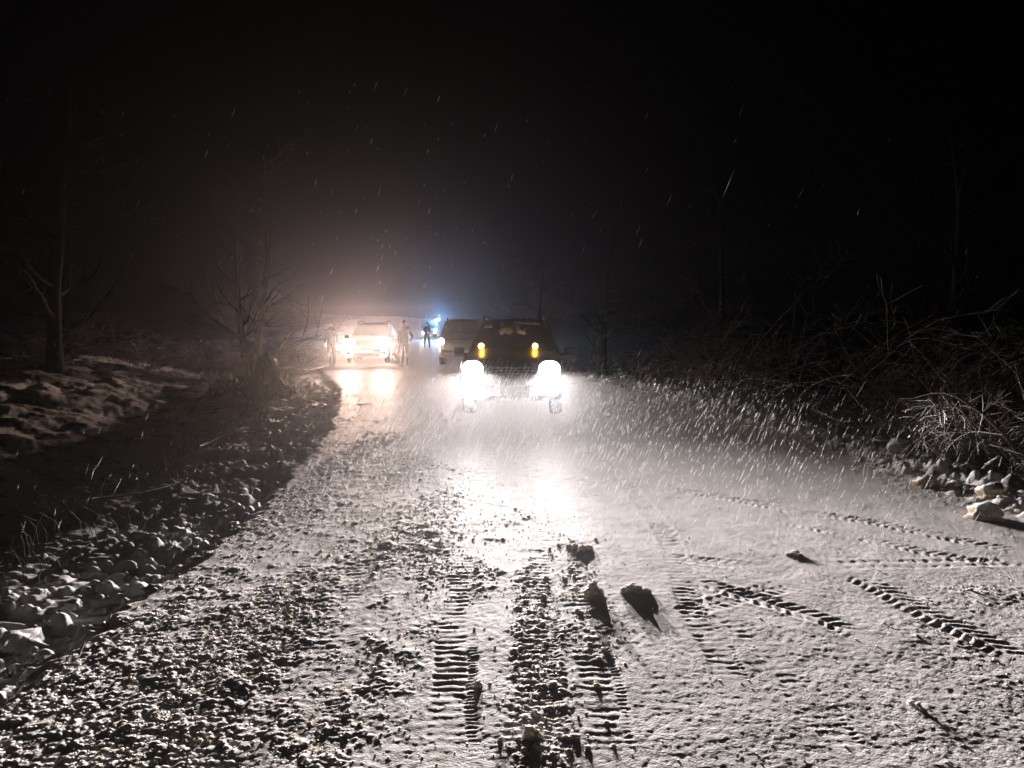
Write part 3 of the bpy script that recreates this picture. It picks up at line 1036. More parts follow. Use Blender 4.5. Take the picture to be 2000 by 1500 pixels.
def person(loc, rz, label, H=1.78, pose='stand', jacket=M_JACKET, spread=.09, group=None, vest=False):
    root = empty('person', loc, rz)
    tag(root, label, 'person', group)
    k = H / 1.78
    def V(x, y, z): return (x * k, y * k, z * k)
    v, e, r = [], [], []
    def add(p, rad, par=None):
        v.append(V(*p)); r.append(rad if not isinstance(rad, tuple) else rad)
        if par is not None: e.append((par, len(v) - 1))
        return len(v) - 1
    pel = add((0, 0, .96), (.155, .115))
    wai = add((0, 0, 1.10), (.150, .115), pel)
    che = add((0, .0, 1.30), (.175, .125), wai)
    sho = add((0, .01, 1.43), (.15, .10), che)
    nck = add((0, .0, 1.52), .058, sho)
    hd0 = add((0, -.015, 1.60), (.072, .085), nck)
    hd1 = add((0, -.01, 1.70), (.080, .095), hd0)
    hd2 = add((0, 0, 1.76), .05, hd1)
    hands = []
    for s in (-1, 1):
        sh = add((s * .17, .01, 1.42), .072, sho)
        if pose == 'pocket' and s == 1:
            el = add((s * .33, .04, 1.16), .050, sh)
            wr = add((s * .20, -.06, .98), .038, el)
            # the hand is in the jacket pocket
            hands.append(((s * .20 * k, -.06 * k, .98 * k), (-s * .5, -.1, -.8), s))
        elif pose == 'forward':
            el = add((s * .25, .02, 1.15), .050, sh)
            wr = add((s * .16, -.20, 1.08), .036, el)
            hands.append((V(s * .16, -.20, 1.08), (-s * .4, -.9, 0), s))
        else:
            el = add((s * .235, .02, 1.15), .050, sh)
            wr = add((s * .245, -.04, .91), .036, el)
            hands.append((V(s * .245, -.04, .91), (0, -.12, -1), s))
        hp = add((s * .095, 0, .88), .098, pel)
        kn = add((s * (.09 + spread * .35), -.015, .50), .066, hp)
        cf = add((s * (.085 + spread * .5), .01, .34), .060, kn)
        an = add((s * (.08 + spread * .65), .015, .10), .048, cf)
        ft = add((s * (.09 + spread * .7), -.03, .055), .050, an)
        to = add((s * (.10 + spread * .8), -.17, .045), .040, ft)
    body = skin_mesh('body', v, e, r, 2)
    mes, idx = [body], [0]
    for wv, d, s in hands:
        for hm in hand_meshes(wv, d, s):
            mes.append(hm); idx.append(2)
    me = join_meshes('body', mes, idx)
    for m in (jacket, M_TROUSER, M_SKIN, M_BOOT): me.materials.append(m)
    for p in me.polygons:
        if p.material_index == 2: continue
        c = p.center
        z = c.z / k
        if z > 1.535: p.material_index = 2
        elif z < .11: p.material_index = 3
        elif z < .90 and abs(c.x) < .2 * k and not (abs(c.x) > .19 * k): p.material_index = 1
        else: p.material_index = 0
    bo = link('body', me, None, root)
    # face: nose, ears, eyes; hair
    def ell(name, c, s, mat, par, n=2):
        bm = bmesh.new()
        bmesh.ops.create_icosphere(bm, subdivisions=n, radius=1)
        bmesh.ops.scale(bm, vec=[a * k for a in s], verts=bm.verts)
        bmesh.ops.translate(bm, vec=[a * k for a in c], verts=bm.verts)
        return link(name, bm_mesh(name, bm), mat, par)
    ell('nose', (0, -.108, 1.645), (.012, .018, .022), M_SKIN, root)
    for s in (-1, 1):
        ell('ear', (s * .078, 0, 1.65), (.010, .020, .032), M_SKIN, root)
        ell('eye', (s * .03, -.094, 1.672), (.012, .008, .007), M_HAIR, root, 1)
    ell('mouth', (0, -.098, 1.605), (.022, .008, .006), M_HAIR, root, 1)
    # knitted cap: dome over the upper head
    bm = bmesh.new()
    bmesh.ops.create_icosphere(bm, subdivisions=3, radius=1)
    bmesh.ops.scale(bm, vec=(.092 * k, .108 * k, .10 * k), verts=bm.verts)
    bmesh.ops.delete(bm, geom=[q for q in bm.verts if q.co.z < -.005 * k], context='VERTS')
    bmesh.ops.translate(bm, vec=(0, .0, 1.695 * k), verts=bm.verts)
    link('knitted_cap', bm_mesh('knitted_cap', bm), M_HAIR, root)
    # jacket hem and collar
    hem = mesh_from('jacket_hem', *lathe_z([(.88, .165), (.96, .175), (1.08, .168), (1.16, .160)], k))
    link('jacket_hem', hem, jacket, root)
    link('collar', mesh_from('collar', *lathe_z([(1.47, .105), (1.52, .088), (1.56, .082)], k, .95)), jacket, root)
    if vest:
        link('reflective_vest', mesh_from('reflective_vest', *lathe_z([(1.08, .18), (1.25, .195), (1.38, .19)], k, .75)), M_YELLOW, root)
    return root


def lathe_z(profile, k, flat=.78):
    vs, fs = [], []
    n = 24
    for z, r in profile:
        for i in range(n):
            a = 2 * math.pi * i / n
            vs.append(Vector((r * k * math.cos(a), r * k * flat * math.sin(a), z * k)))
    for j in range(len(profile) - 1):
        for i in range(n):
            i2 = (i + 1) % n
            fs.append((j * n + i, j * n + i2, (j + 1) * n + i2, (j + 1) * n + i))
    return vs, fs


person((-4.19, 29.5, .0), R(10), 'person in dark jacket, hand in pocket, standing right of the warm headlights', 1.80, 'pocket', M_JACKET, .0)
person((-7.1, 29.8, .0), R(-15), 'person in dark clothes standing at the left side of the warm lit car', 1.76, 'stand', M_JACKET2, .05)
person((-6.05, 54.0, .0), R(0), 'farther person standing legs apart between the rows of cars', 1.80, 'forward', M_JACKET, .16)


# ------------------------------------------------------------ trees and shrubs
def grow(mb, p, d, length, rad, depth, rnd, droop=0.0, wig=.25, sides=5, kids=(3, 5), ratio=.62, up=.1, minr=.003):
    n = max(3, int(length / .25)) if depth > 0 else 3
    n = min(n, 9)
    pts, rs = [p.copy()], [rad]
    q, dd = p.copy(), d.normalized()
    step = length / n
    for i in range(n):
        dd = (dd + Vector((rnd.uniform(-wig, wig), rnd.uniform(-wig, wig), rnd.uniform(-wig, wig) + up - droop * (i / n)))).normalized()
        q = q + dd * step
        pts.append(q.copy()); rs.append(max(minr, rad * (1 - .75 * (i + 1) / n)))
    mb.add(tube(pts, rs, sides, cap=False))
    if depth <= 0: return
    kn = rnd.randint(*kids)
    for i in range(kn):
        t = rnd.uniform(.25, .98)
        j = min(n - 1, int(t * n))
        base = pts[j].lerp(pts[j + 1], t * n - j)
        dirr = (pts[j + 1] - pts[j]).normalized()
        ax = dirr.orthogonal().normalized()
        ax.rotate(Matrix.Rotation(rnd.uniform(0, 2 * math.pi), 3, dirr))
        nd = (dirr * rnd.uniform(.5, 1.0) + ax * rnd.uniform(.5, 1.0))
        grow(mb, base, nd, length * ratio * rnd.uniform(.7, 1.15), max(minr, rs[j] * .6), depth - 1, rnd, droop, wig, 4 if depth > 1 else 3, kids, ratio, up, minr)


def tree(name, x, y, H, rad, seed, label, cat, group, lean=(0, 0), depth=3, start=.25, nb=12, spreadv=.42, z=None, first=1.0, droop=.05):
    rnd = random.Random(seed)
    z = h_at(x, y) - .05 if z is None else z
    root = empty(name, (x, y, z))
    tag(root, label, cat, group)
    mb = MB()
    n = 9
    pts, rs = [], []
    q = Vector((0, 0, -.1)); dd = Vector((lean[0], lean[1], 1)).normalized()
    for i in range(n + 1):
        pts.append(q.copy()); rs.append(rad * (1 - .82 * i / n) * (1.25 if i == 0 else 1))
        dd = (dd + Vector((rnd.uniform(-.1, .1), rnd.uniform(-.1, .1), .04))).normalized()
        q = q + dd * H / n
    mb.add(tube(pts, rs, 9))
    link('trunk', mb.mesh('trunk'), M_BARK, root)
    cb = MB()
    for i in range(nb):
        t = start + (1 - start) * (i + rnd.random()) / nb
        t = min(t, .98)
        j = min(n - 1, int(t * n))
        base = pts[j].lerp(pts[j + 1], t * n - j)
        a = rnd.uniform(0, 2 * math.pi)
        d = Vector((math.cos(a), math.sin(a), rnd.uniform(.0, .7)))
        grow(cb, base, d, H * spreadv * (1.1 - .7 * t) * rnd.uniform(.7, 1.2) * first, rs[j] * .5, depth - 1, rnd, droop, .2)
    link('branches', cb.mesh('branches'), M_DARK_TWIG, root)
    return root


def shrub(name, x, y, Hs, seed, label, group, stems=7, depth=3, spread=1.0, droop=.25, bias=(0, 0), minr=.0042, rad=.02):
    rnd = random.Random(seed)
    root = empty(name, (x, y, h_at(x, y) - .04))
    tag(root, label, 'shrub', group)
    mb, tb = MB(), MB()
    for s in range(stems):
        a = 2 * math.pi * (s + rnd.random()) / stems
        b = Vector((.12 * math.cos(a), .12 * math.sin(a), 0))
        d = Vector((math.cos(a) * spread + bias[0], math.sin(a) * spread * .7 + bias[1], rnd.uniform(.7, 1.3)))
        pts, rs = [b.copy()], [rad]
        q = b.copy(); dd = d.normalized()
        Ls = Hs * rnd.uniform(.75, 1.2)
        for i in range(5):
            dd = (dd + Vector((rnd.uniform(-.15, .15), rnd.uniform(-.15, .15), -droop * i / 5))).normalized()
            q = q + dd * Ls / 5
            pts.append(q.copy()); rs.append(rad * (1 - .15 * (i + 1)))
        mb.add(tube(pts, rs, 6))
        for t in range(rnd.randint(5, 8)):
            j = rnd.randint(1, 4)
            base = pts[j].lerp(pts[j + 1], rnd.random())
            a2 = rnd.uniform(0, 2 * math.pi)
            nd = Vector((math.cos(a2), math.sin(a2) * .7, rnd.uniform(-.1, .5)))
            grow(tb, base, nd, Ls * .42 * rnd.uniform(.6, 1.2), rs[j] * .55, depth - 1, rnd, droop, .22, 4, (3, 5), .6, .02, minr)
    link('stems', mb.mesh('stems'), M_TWIG, root)
    link('twigs', tb.mesh('twigs'), M_TWIG, root)
    return root


GS = 'bare shrubs on the dark slope right of the road'
right_shrubs = [
    (6.1, 8.2, 1.9, 'bare forked shrub with pale stems at the right frame edge, just beyond the rubble', (-.2, -.1), .9),
    (7.7, 9.8, 3.6, 'tall bare shrub behind the forked one at the right frame edge', (-.5, 0), .9),
    (7.6, 12.0, 4.2, 'tall bare shrub with long arching snow dusted branches right of centre of the dark slope', (-.6, 0), 1.1),
    (6.9, 14.0, 2.6, 'bare shrub with low arching branches above the middle of the right rubble', (-.4, 0), 1.1),
    (6.2, 17.0, 3.6, 'bare shrub nearest the headlight glow on the right slope', (-.4, 0), 1.0),
    (8.6, 15.5, 5.0, 'highest bare shrub, standing far back on the right slope', (-.3, 0), 1.0),
    (5.4, 20.5, 3.4, 'faint bare shrub beyond the right headlight of the nearest SUV', (-.2, 0), .9),
]
for i, (x, y, Hs, lab, bias, sp) in enumerate(right_shrubs):
    shrub('bare_shrub', x, y, Hs, 50 + i, lab, GS, stems=8, bias=bias, spread=sp, rad=.028 if Hs > 2 else .032)

GT = 'bare trees in the dark wood'
for i, (x, y, H, rad, lab) in enumerate([
    (14.5, 25, 8, .20, 'dark bare tree on the right slope, nearest of the tall trees there'),
    (19.0, 21, 8, .22, 'dark bare tree at the far right edge behind the shrubs'),
    (7.0, 27, 8, .18, 'tall bare tree right of the road behind the nearest SUV'),
    (4.5, 36, 8, .2, 'bare tree at the right road edge behind the SUVs'),
    (1.5, 46, 8, .2, 'faint bare tree where the road bends, right side'),
    (-13.0, 21.5, 8, .22, 'dark tree trunk left of the leaning tree, before the lit snow bank'),
    (-18.5, 23, 8, .25, 'dark broad tree trunk at the left, third from the warm headlights'),
    (-23.0, 22.5, 8, .24, 'dark tree trunk nearest the left frame edge'),
    (-13.5, 38, 8, .2, 'bare tree behind the flat boulder left of the warm lit car'),
    (-19.5, 33, 8, .22, 'faint bare tree on the left bank behind the others'),
]):
    tree('bare_tree', x, y, H, rad, 200 + i, lab, 'tree', GT, lean=(random.uniform(-.12, .12), 0), nb=14, start=.2 if x > 0 else .12, spreadv=.34)
tree('leaning_tree', -9.6, 28.0, 8, .17, 300, 'thin dark tree leaning right above the flat boulder on the left', 'tree', GT, lean=(.22, 0), nb=16, start=.05, spreadv=.36, droop=.2)

GL = 'low bare brush left of the road'
for i, (x, y, Hs, lab) in enumerate([
    (-10.8, 27.0, 1.8, 'snowy tangled brush beside the flat boulder'),
    (-9.3, 33.5, 1.6, 'pale snow laden brush between the boulder and the warm lit car'),
    (-12.5, 26.0, 2.0, 'snow dusted brush left of the leaning tree'),
    (-14.5, 24.0, 1.6, 'low brush on the dim left bank'),
    (-5.0, 8.6, .55, 'small frosted weed bush in the ditch at lower left'),
]):
    shrub('bare_brush', x, y, Hs, 400 + i, lab, GL, stems=9, spread=1.1, bias=(.2, 0), droop=.35, minr=.004 if y > 10 else .0018, rad=.015 if y > 10 else .005)


# ------------------------------------------------------------ stones, clods, mound, boulder, branches
def lump_mesh(name, seed, sub=2, rough=.25, flat=.8, freq=1.3, mat=None, cut=-.45):
    bm = bmesh.new()
    bmesh.ops.create_icosphere(bm, subdivisions=sub, radius=1)
    rnd = random.Random(seed)
    off = Vector((rnd.uniform(0, 50), rnd.uniform(0, 50), rnd.uniform(0, 50)))
    from mathutils import noise as mn
    st = (rnd.uniform(.8, 1.25), rnd.uniform(.75, 1.15), flat * rnd.uniform(.8, 1.15))
    for v in bm.verts:
        n = mn.noise(v.co * freq + off) * rough * 1.6 + mn.noise(v.co * freq * 2.7 + off) * rough * .7
        v.co = v.co * (1 + n)
        v.co.x *= st[0]; v.co.y *= st[1]; v.co.z *= st[2]
        if v.co.z < cut: v.co.z = cut
    me = bm_mesh(name, bm)
    me.polygons.foreach_set('use_smooth', [True] * len(me.polygons))
    if mat: me.materials.append(mat)
    return me


CLODS = [lump_mesh('snow_clod', 10 + i, 2, .38, .75, 1.8, M_CLOD) for i in range(8)]
LUMPS = [lump_mesh('snow_lump', 40 + i, 3, .36, .8, 1.5, M_STONE_SNOW) for i in range(8)]
ROCKS = [lump_mesh('rock', 70 + i, 3, .35, .85, 1.6, M_ROCK) for i in range(8)]


def put(name, me, x, y, s, label, cat, group=None, sink=.3, rz=None, base=None):
    o = bpy.data.objects.new(name, me)
    z = base if base is not None else HZ(x, y)
    s = s if isinstance(s, tuple) else (s, s, s)
    o.location = (x, y, z + s[2] * (.45 - sink))
    o.scale = s
    o.rotation_euler = (0, 0, random.uniform(0, 6.28) if rz is None else rz)
    COL.objects.link(o)
    tag(o, label, cat, group)
    return o


def HZ(x, y): return float(height(np.array([x]), np.array([y]), fine=False)[0][0])


# two big clods in the middle, with their long shadows
def cluster(name, parts, label, cat, mat, seed=0, sub=3):
    """one ragged lump merged from several"""
    bm = bmesh.new()
    from mathutils import noise as mn
    cx = sum(p[0] for p in parts) / len(parts); cyy = sum(p[1] for p in parts) / len(parts)
    parts = [(cx + (p[0] - cx) * .66, cyy + (p[1] - cyy) * .66, *p[2:]) for p in parts]
    for i, (x, y, sx, sy, sz) in enumerate(parts):
        r = bmesh.ops.create_icosphere(bm, subdivisions=sub, radius=1)
        off = Vector((i * 7.3 + seed, seed * 3.1, 0))
        for v in r['verts']:
            n = 1 + mn.noise(v.co * 1.6 + off) * .5 + mn.noise(v.co * 4 + off) * .34 + mn.noise(v.co * 10 + off) * .16
            v.co = Vector((v.co.x * n * sx + x - cx, v.co.y * n * sy + y - cyy, max(v.co.z * n * sz + sz * .5, -.02)))
    me = bm_mesh(name, bm)
    # fuse into one skin
    o = link(name, me, mat)
    o.location = (cx, cyy, HZ(cx, cyy))
    rm = o.modifiers.new('fuse', 'REMESH'); rm.mode = 'VOXEL'; rm.voxel_size = .005
    apply_mods(o)
    o.data.materials.clear(); o.data.materials.append(mat)
    o.data.polygons.foreach_set('use_smooth', [True] * len(o.data.polygons))
    tag(o, label, cat)
    return o


def gp(px, py): return ground_point(px, py)


def cl(px, py, *s):
    x, y = gp(px, py)
    return (x, y, *[a * .62 for a in s])


cluster('snow_clod', [cl(1143, 1165, .04, .035, .05), cl(1160, 1162, .05, .04, .085), cl(1180, 1165, .035, .03, .05), cl(1152, 1168, .05, .03, .05)],
        'large upright dirty snow clod left of the two big clods in mid road', 'snow clod', M_CLOD, 1)
cluster('snow_clod', [cl(1205, 1160, .03, .03, .04), cl(1225, 1160, .05, .035, .06), cl(1250, 1162, .05, .03, .055), cl(1275, 1160, .045, .03, .03), cl(1235, 1155, .05, .04, .05)],
        'wide ragged dirty snow clod right of the two big clods in mid road', 'snow clod', M_CLOD, 2)
cluster('snow_clod', [cl(1030, 1440, .04, .035, .05), cl(1055, 1440, .03, .03, .03), cl(1040, 1430, .04, .03, .04)],
        'brown round snow clod in the middle rut at the bottom of the photo', 'snow clod', M_CLOD, 3)
cluster('snow_clod', [cl(1540, 1088, .06, .03, .02), cl(1555, 1083, .05, .025, .03), cl(1568, 1090, .04, .02, .02), cl(1530, 1084, .04, .02, .015)],
        'flat pinkish brown clod lying alone on the smooth snow right of the middle', 'snow clod', M_CLOD, 4)
cluster('snow_clod', [cl(1775, 1372, .025, .02, .02), cl(1795, 1382, .022, .02, .03), cl(1805, 1390, .02, .02, .02)],
        'small clod casting a dark shadow near the lower right corner', 'snow clod', M_CLOD, 5)
cluster('snow_clod', [cl(932, 1338, .03, .03, .03), cl(938, 1340, .022, .022, .022)],
        'small brown clod between the left tread track and the middle rut', 'snow clod', M_CLOD, 6)
cluster('snow_clod', [cl(1158, 1074, .055, .04, .035), cl(1120, 1075, .06, .04, .04), cl(1140, 1080, .06, .045, .045), cl(1105, 1072, .05, .035, .03)],
        'row of merged clods just beyond the two big clods', 'snow clod', M_CLOD, 7)

# individual clods
placed = []
spots = []
tries = 0
rr = random.Random(5)
# rut clods in the middle
for k in range(34):
    y = 2.75 + rr.random() * 2.6
    xm = np.interp(y, [2.7, 3.1, 3.5, 4.2, 5.3], [.06, .10, .13, .18, .24])
    if k % 2: xm = np.interp(y, [2.7, 3.6, 4.2, 4.8, 5.6], [.32, .40, .40, .42, .40])
    spots.append((xm + rr.gauss(0, .05), y, rr.uniform(.008, .018)))
while len(spots) < 270:
    y = 2.6 + 6.0 * rr.random() ** 1.6
    x = rr.uniform(-2.1, 3.4)
    m = float(clod_mask(np.array([x]), np.array([y]))[0])
    if rr.random() < m * 1.1:
        spots.append((x, y, rr.uniform(.008, .016) * (.7 + y / 14)))
for i, (x, y, s) in enumerate(spots):
    if i < 34:
        zone = 'in the middle rut' if i % 2 == 0 else 'in the second rut'
    elif x < -1.0:
        zone = 'on the churned far left'
    elif x < .05:
        zone = 'on the churned left half of the road'
    elif x < 1.5:
        zone = 'among the tyre tracks in mid road'
    else:
        zone = 'on the smoother right side of the road'
    size = 'larger' if s > .0155 else 'tiny'
    depth_ = 'near the bottom' if y < 3.6 else ('halfway up' if y < 5.5 else 'farther off')
    put('snow_clod', CLODS[i % 8], x, y, (s, s * .9, s * .95), f'{size} snow clod {zone}, {depth_}', 'snow clod',
        f'{size} snow clods {zone}, {depth_}', .15)

# fine crumbs: one object of countless bits
def scatter(name, srcs, pts, mat, label):
    V, Fc = [], []
    off = 0
    for i, (x, y, z, s) in enumerate(pts):
        sv, sf = srcs[i % len(srcs)]
        a = (i * 2.399) % 6.283
        c, sn = math.cos(a), math.sin(a)
        v = sv * s
        v = np.stack([v[:, 0] * c - v[:, 1] * sn + x, v[:, 0] * sn + v[:, 1] * c + y, v[:, 2] + z], -1)
        V.append(v); Fc.append(sf + off); off += len(v)
    me = mesh_np(name, np.concatenate(V), np.concatenate(Fc), 3)
    o = link(name, me, mat)
    tag(o, label, None, None, 'stuff')
    return o


def src_arrays(sub, seed, rough=.4):
    me = lump_mesh('tmp', seed, sub, rough, .8, 2.0)
    v = np.empty(len(me.vertices) * 3); me.vertices.foreach_get('co', v)
    f = np.array([p.vertices[:] for p in me.polygons])
    return v.reshape(-1, 3), f


SRC = [src_arrays(1, 500 + i) for i in range(8)]
N = 13000
yy = 2.4 + 9 * rng.random(N * 6) ** 1.5
xx = rng.uniform(-2.2, 4.4, N * 6)
cmv = clod_mask(xx, yy)
keep = rng.random(N * 6) < (cmv ** 1.3) * .9 + .012
xx, yy = xx[keep][:N], yy[keep][:N]
zz = height(xx, yy)[0]
ss = rng.uniform(.0028, .0065, len(xx)) * (.8 + yy / 12)
scatter('snow_crumbs', SRC, list(zip(xx, yy, zz, ss)), M_CLOD, 'crumbs of broken snow strewn over the road')

# snow-covered stones along the left verge
big = [(35, 1255, .13, 'largest round snow covered stone at the left frame edge'), (115, 1135, .10, 'round snow capped stone standing alone on the left verge'),
       (270, 1045, .10, 'snow covered pointed stone at the road lip, left side'), (358, 1025, .07, 'small upright snow covered stone behind the road lip'),
       (20, 1180, .07, 'snow covered stone above the largest one at the left edge'), (85, 1290, .085, 'snow covered stone just right of the largest one'),
       (345, 1050, .09, 'snow covered stone pair member nearest the road lip'), (140, 1180, .07, 'snow covered stone below the lone capped stone'),
       (250, 1020, .07, 'flat snow covered stone left of the upright one')]
for i, (px, py, s, lab) in enumerate(big):
    x, y = ground_point(px, py, -.1); s *= .82
    put('snow_covered_stone', LUMPS[i % 8], x, y, (s, s, s * .9), lab, 'stone', None, .2)
n = 0
while n < 140:
    y = 3.2 + 15 * rr.random() ** 1.3
    l = abs(rr.gauss(.35, .35)) + .05
    x = float(edge_l(y)) - l
    if x < -.72 * y - .3: continue
    s = (.014 + .045 * rr.random() ** 2.2) * (1.1 if y < 8 else 1.3)
    zn = 'near the bottom left corner' if y < 5 else ('halfway to the earth mound' if y < 9 else 'close to the earth mound')
    put('snow_covered_stone', LUMPS[n % 8], x, y, (s * rr.uniform(.8, 1.3), s, s * rr.uniform(.6, .95)), 
        f"{'big' if s > .05 else 'small'} snow covered lump {'close under the road lip' if l < .35 else 'out on the left verge'}, {zn}", 'stone',
        f"{'big' if s > .05 else 'small'} snow covered lumps {'close under the road lip' if l < .35 else 'out on the left verge'}, {zn}", .15)
    n += 1
# rubble along the right edge
bigr = [(1755, 890, .15, 'pale jagged snow topped rock, largest on the right edge'), (1835, 895, .10, 'brown rock with white snow cap right of the largest rock'),
        (1808, 940, .11, 'tan rock at the road edge below the snow capped rock'), (1935, 965, .12, 'tan rock low at the right frame side'),
        (1870, 918, .07, 'small pale rock between the brown and tan rocks'), (1925, 1000, .12, 'snow dusted rock nearest the right road edge'),
        (1990, 930, .13, 'rock cut by the right frame edge'), (1785, 888, .07, 'small white capped stone right of the largest rock')]
for i, (px, py, s, lab) in enumerate(bigr):
    x, y = ground_point(px, py, .05)
    put('rock', ROCKS[i % 8], x, y, (s, s, s * .85), lab, 'rock', None, .15)
n = 0
while n < 150:
    y = 5.4 + 17 * rr.random() ** 1.2
    x = float(edge_r(y)) + abs(rr.gauss(.35, .35)) - .05
    s = rr.uniform(.025, .085)
    if rr.random() < .7: s *= .7
    zn = 'at the right frame edge' if y < 7.5 else ('below the bare shrubs' if y < 13 else 'towards the nearest SUV')
    put('rock', ROCKS[n % 8], x, y, (s * rr.uniform(.8, 1.3), s, s * rr.uniform(.6, 1)), 
        f"{'big' if s > .05 else 'small'} snow dusted stone in the right roadside rubble, {zn}", 'rock',
        f"{'big' if s > .05 else 'small'} stones in the right roadside rubble, {zn}", .15)
    n += 1


def stick(name, pix, z, rad, label, mat=M_TWIG, heights=None, group=None):
    pts = []
    for i, (px, py) in enumerate(pix):
        x, y = ground_point(px, py, z if heights is None else heights[i])
        pts.append(Vector((x, y, (z if heights is None else heights[i]))))
    # subdivide with a little wander
    q = [pts[0]]
    for a, b in zip(pts[:-1], pts[1:]):
        for t in (.33, .66, 1):
            p = a.lerp(b, t)
            q.append(p + Vector((rr.uniform(-1, 1), rr.uniform(-1, 1), rr.uniform(-1, 1))) * rad * .6)
    c = q[0].copy()
    rs = [rad * (1 - .6 * i / (len(q) - 1)) for i in range(len(q))]
    o = link(name, mesh_from(name, *tube([p - c for p in q], rs, 7)), mat)
    o.location = c
    tag(o, label, 'branch', group)
    return o


GB = 'fallen branches beside the road'
stick('fallen_branch', [(650, 712), (610, 722), (575, 728), (535, 715)], .12, .06, 'thick dark fallen branch reaching the road beside the earth mound', M_BARK, group=GB)
stick('fallen_branch', [(535, 722), (570, 716), (600, 724)], .14, .035, 'thinner pale branch crossing the thick fallen branch', group=GB)
stick('fallen_branch', [(1585, 800), (1620, 815), (1665, 825)], .15, .035, 'pale bent branch lying on the right edge, farthest of them', group=GB)
stick('fallen_branch', [(1665, 857), (1690, 858), (1725, 864)], .15, .03, 'short snow covered stick lying level on the right rubble', M_STONE_SNOW, group=GB)
stick('fallen_branch', [(1803, 872), (1830, 858), (1870, 838)], .2, .028, 'snow covered stick slanting up right behind the brown rock', heights=[.12, .25, .4], group=GB)
stick('fallen_branch', [(1775, 852), (1815, 870), (1845, 900)], .2, .02, 'thin brown stick slanting down to the brown rock', heights=[.4, .3, .15], group=GB)
stick('fallen_branch', [(1918, 918), (1935, 900), (1950, 893)], .2, .02, 'forked pale twig standing in the right rubble', heights=[.1, .25, .3], group=GB)
stick('fallen_branch', [(1450, 758), (1500, 742), (1545, 722), (1600, 705)], .2, .018, 'long thin bare stick leaning on the right slope', heights=[.3, .5, .75, .95], group=GB)
stick('fallen_branch', [(180, 975), (240, 968), (300, 958), (370, 935)], -.05, .012, 'long thin frosted stalk lying over the left verge', group=GB)
stick('fallen_branch', [(390, 872), (440, 850), (520, 842)], -.05, .014, 'thin frosted stalk farther along the left verge', group=GB)

# earth mound with stalks
mx, my = -6.6, 19.5
root = empty('earth_mound', (mx, my, HZ(mx, my)))
tag(root, 'dark earth mound with tufts beside the road left of the warm lit car', 'mound')
bm = bmesh.new()
bmesh.ops.create_grid(bm, x_segments=110, y_segments=70, size=1)
from mathutils import noise as mn
for v in bm.verts:
    x, y = v.co.x * 1.7, v.co.y * 1.1
    r1 = max(0, 1 - ((x - .35) / .75) ** 2 - (y / .8) ** 2)
    r2 = max(0, 1 - ((x + .3) / 1.25) ** 2 - (y / 1.0) ** 2)
    h = .52 * r1 ** .9 + .48 * r2 ** .7 + .0
    h *= 1 + .75 * mn.noise(Vector((x * 2, y * 2, 0))) + .25 * mn.noise(Vector((x * 6, y * 6, 3)))
    h += .16 * max(0, 1 - abs(x - .42) / .35) * max(0, 1 - abs(y) / .5)
    rag = min(1, h * 4)
    h += rag * (.16 * abs(mn.noise(Vector((x * 4.5, y * 4.5, 9)))) + .09 * mn.noise(Vector((x * 13, y * 13, 5))) + .05 * mn.noise(Vector((x * 30, y * 30, 2))))
    v.co = Vector((x + rag * .12 * mn.noise(Vector((x * 5, y * 5, h * 5))), y, h * .92 - .06))
link('soil_heap', bm_mesh('soil_heap', bm), M_SOIL, root)
gb = MB()
for i in range(420):
    a = rr.uniform(0, 6.28); rd = rr.random() ** .5
    x, y = rd * 1.3 * math.cos(a), rd * .8 * math.sin(a)
    r1 = max(0, 1 - ((x - .35) / .75) ** 2 - (y / .8) ** 2); r2 = max(0, 1 - ((x + .3) / 1.25) ** 2 - (y / 1.0) ** 2)
    h = (.62 * r1 ** .9 + .48 * r2 ** .7) * .95
    p = Vector((x, y, h - .05)); t = Vector((rr.uniform(-.3, .3), rr.uniform(-.3, .3), 1)) * rr.uniform(.08, .34)
    gb.add(tube([p, p + t * .6, p + t + Vector((rr.uniform(-.05, .05), rr.uniform(-.05, .05), 0))], [.010, .007, .003], 3, False))
g = link('grass_tufts', gb.mesh('grass_tufts'), M_GRASS, root); g['kind'] = 'stuff'

# flat boulder
bx, by = -9.25, 27.5
bm = bmesh.new()
bm_box(bm, (0, 0, .30), (1.45, .9, .66), .12)
bmesh.ops.subdivide_edges(bm, edges=bm.edges[:], cuts=4, use_grid_fill=True)
for v in bm.verts:
    n = mn.noise(v.co * 1.6 + Vector((4, 2, 1)))
    v.co += v.co.normalized() * n * .10
    v.co.x += v.co.z * -.15
bo = link('boulder', bm_mesh('boulder', bm), M_ROCK)
bo.location = (bx, by, HZ(bx, by) + .05)
tag(bo, 'flat topped boulder with a snowy right edge below the leaning tree', 'boulder')

# dead grass and weeds on the verges: uncountable
gb = MB()
for i in range(2600):
    y = 4 + 22 * rr.random() ** 1.2
    side = rr.random() < .62
    if side:
        l = 1.0 + abs(rr.gauss(1.3, 1.0)); x = float(edge_l(y)) - l
    else:
        x = float(edge_r(y)) + .5 + abs(rr.gauss(.6, .6))
    if noise(np.array([x * .9]), np.array([y * .9]), 66)[0] < -.05: continue
    z = HZ(x, y)
    H = rr.uniform(.08, .35)
    a = rr.uniform(0, 6.28); ln = rr.uniform(.1, .6)
    p = Vector((x, y, z - .02)); tip = Vector((math.cos(a) * ln, math.sin(a) * ln, 1)).normalized() * H
    gb.add(tube([p, p + tip * .6, p + tip + Vector((math.cos(a), math.sin(a), -.3)) * H * .25], [.004, .003, .0015], 3, False))
g = link('dead_grass', gb.mesh('dead_grass'), M_GRASS)
tag(g, 'dead grass and weeds poking through the snow of the verges', None, None, 'stuff')

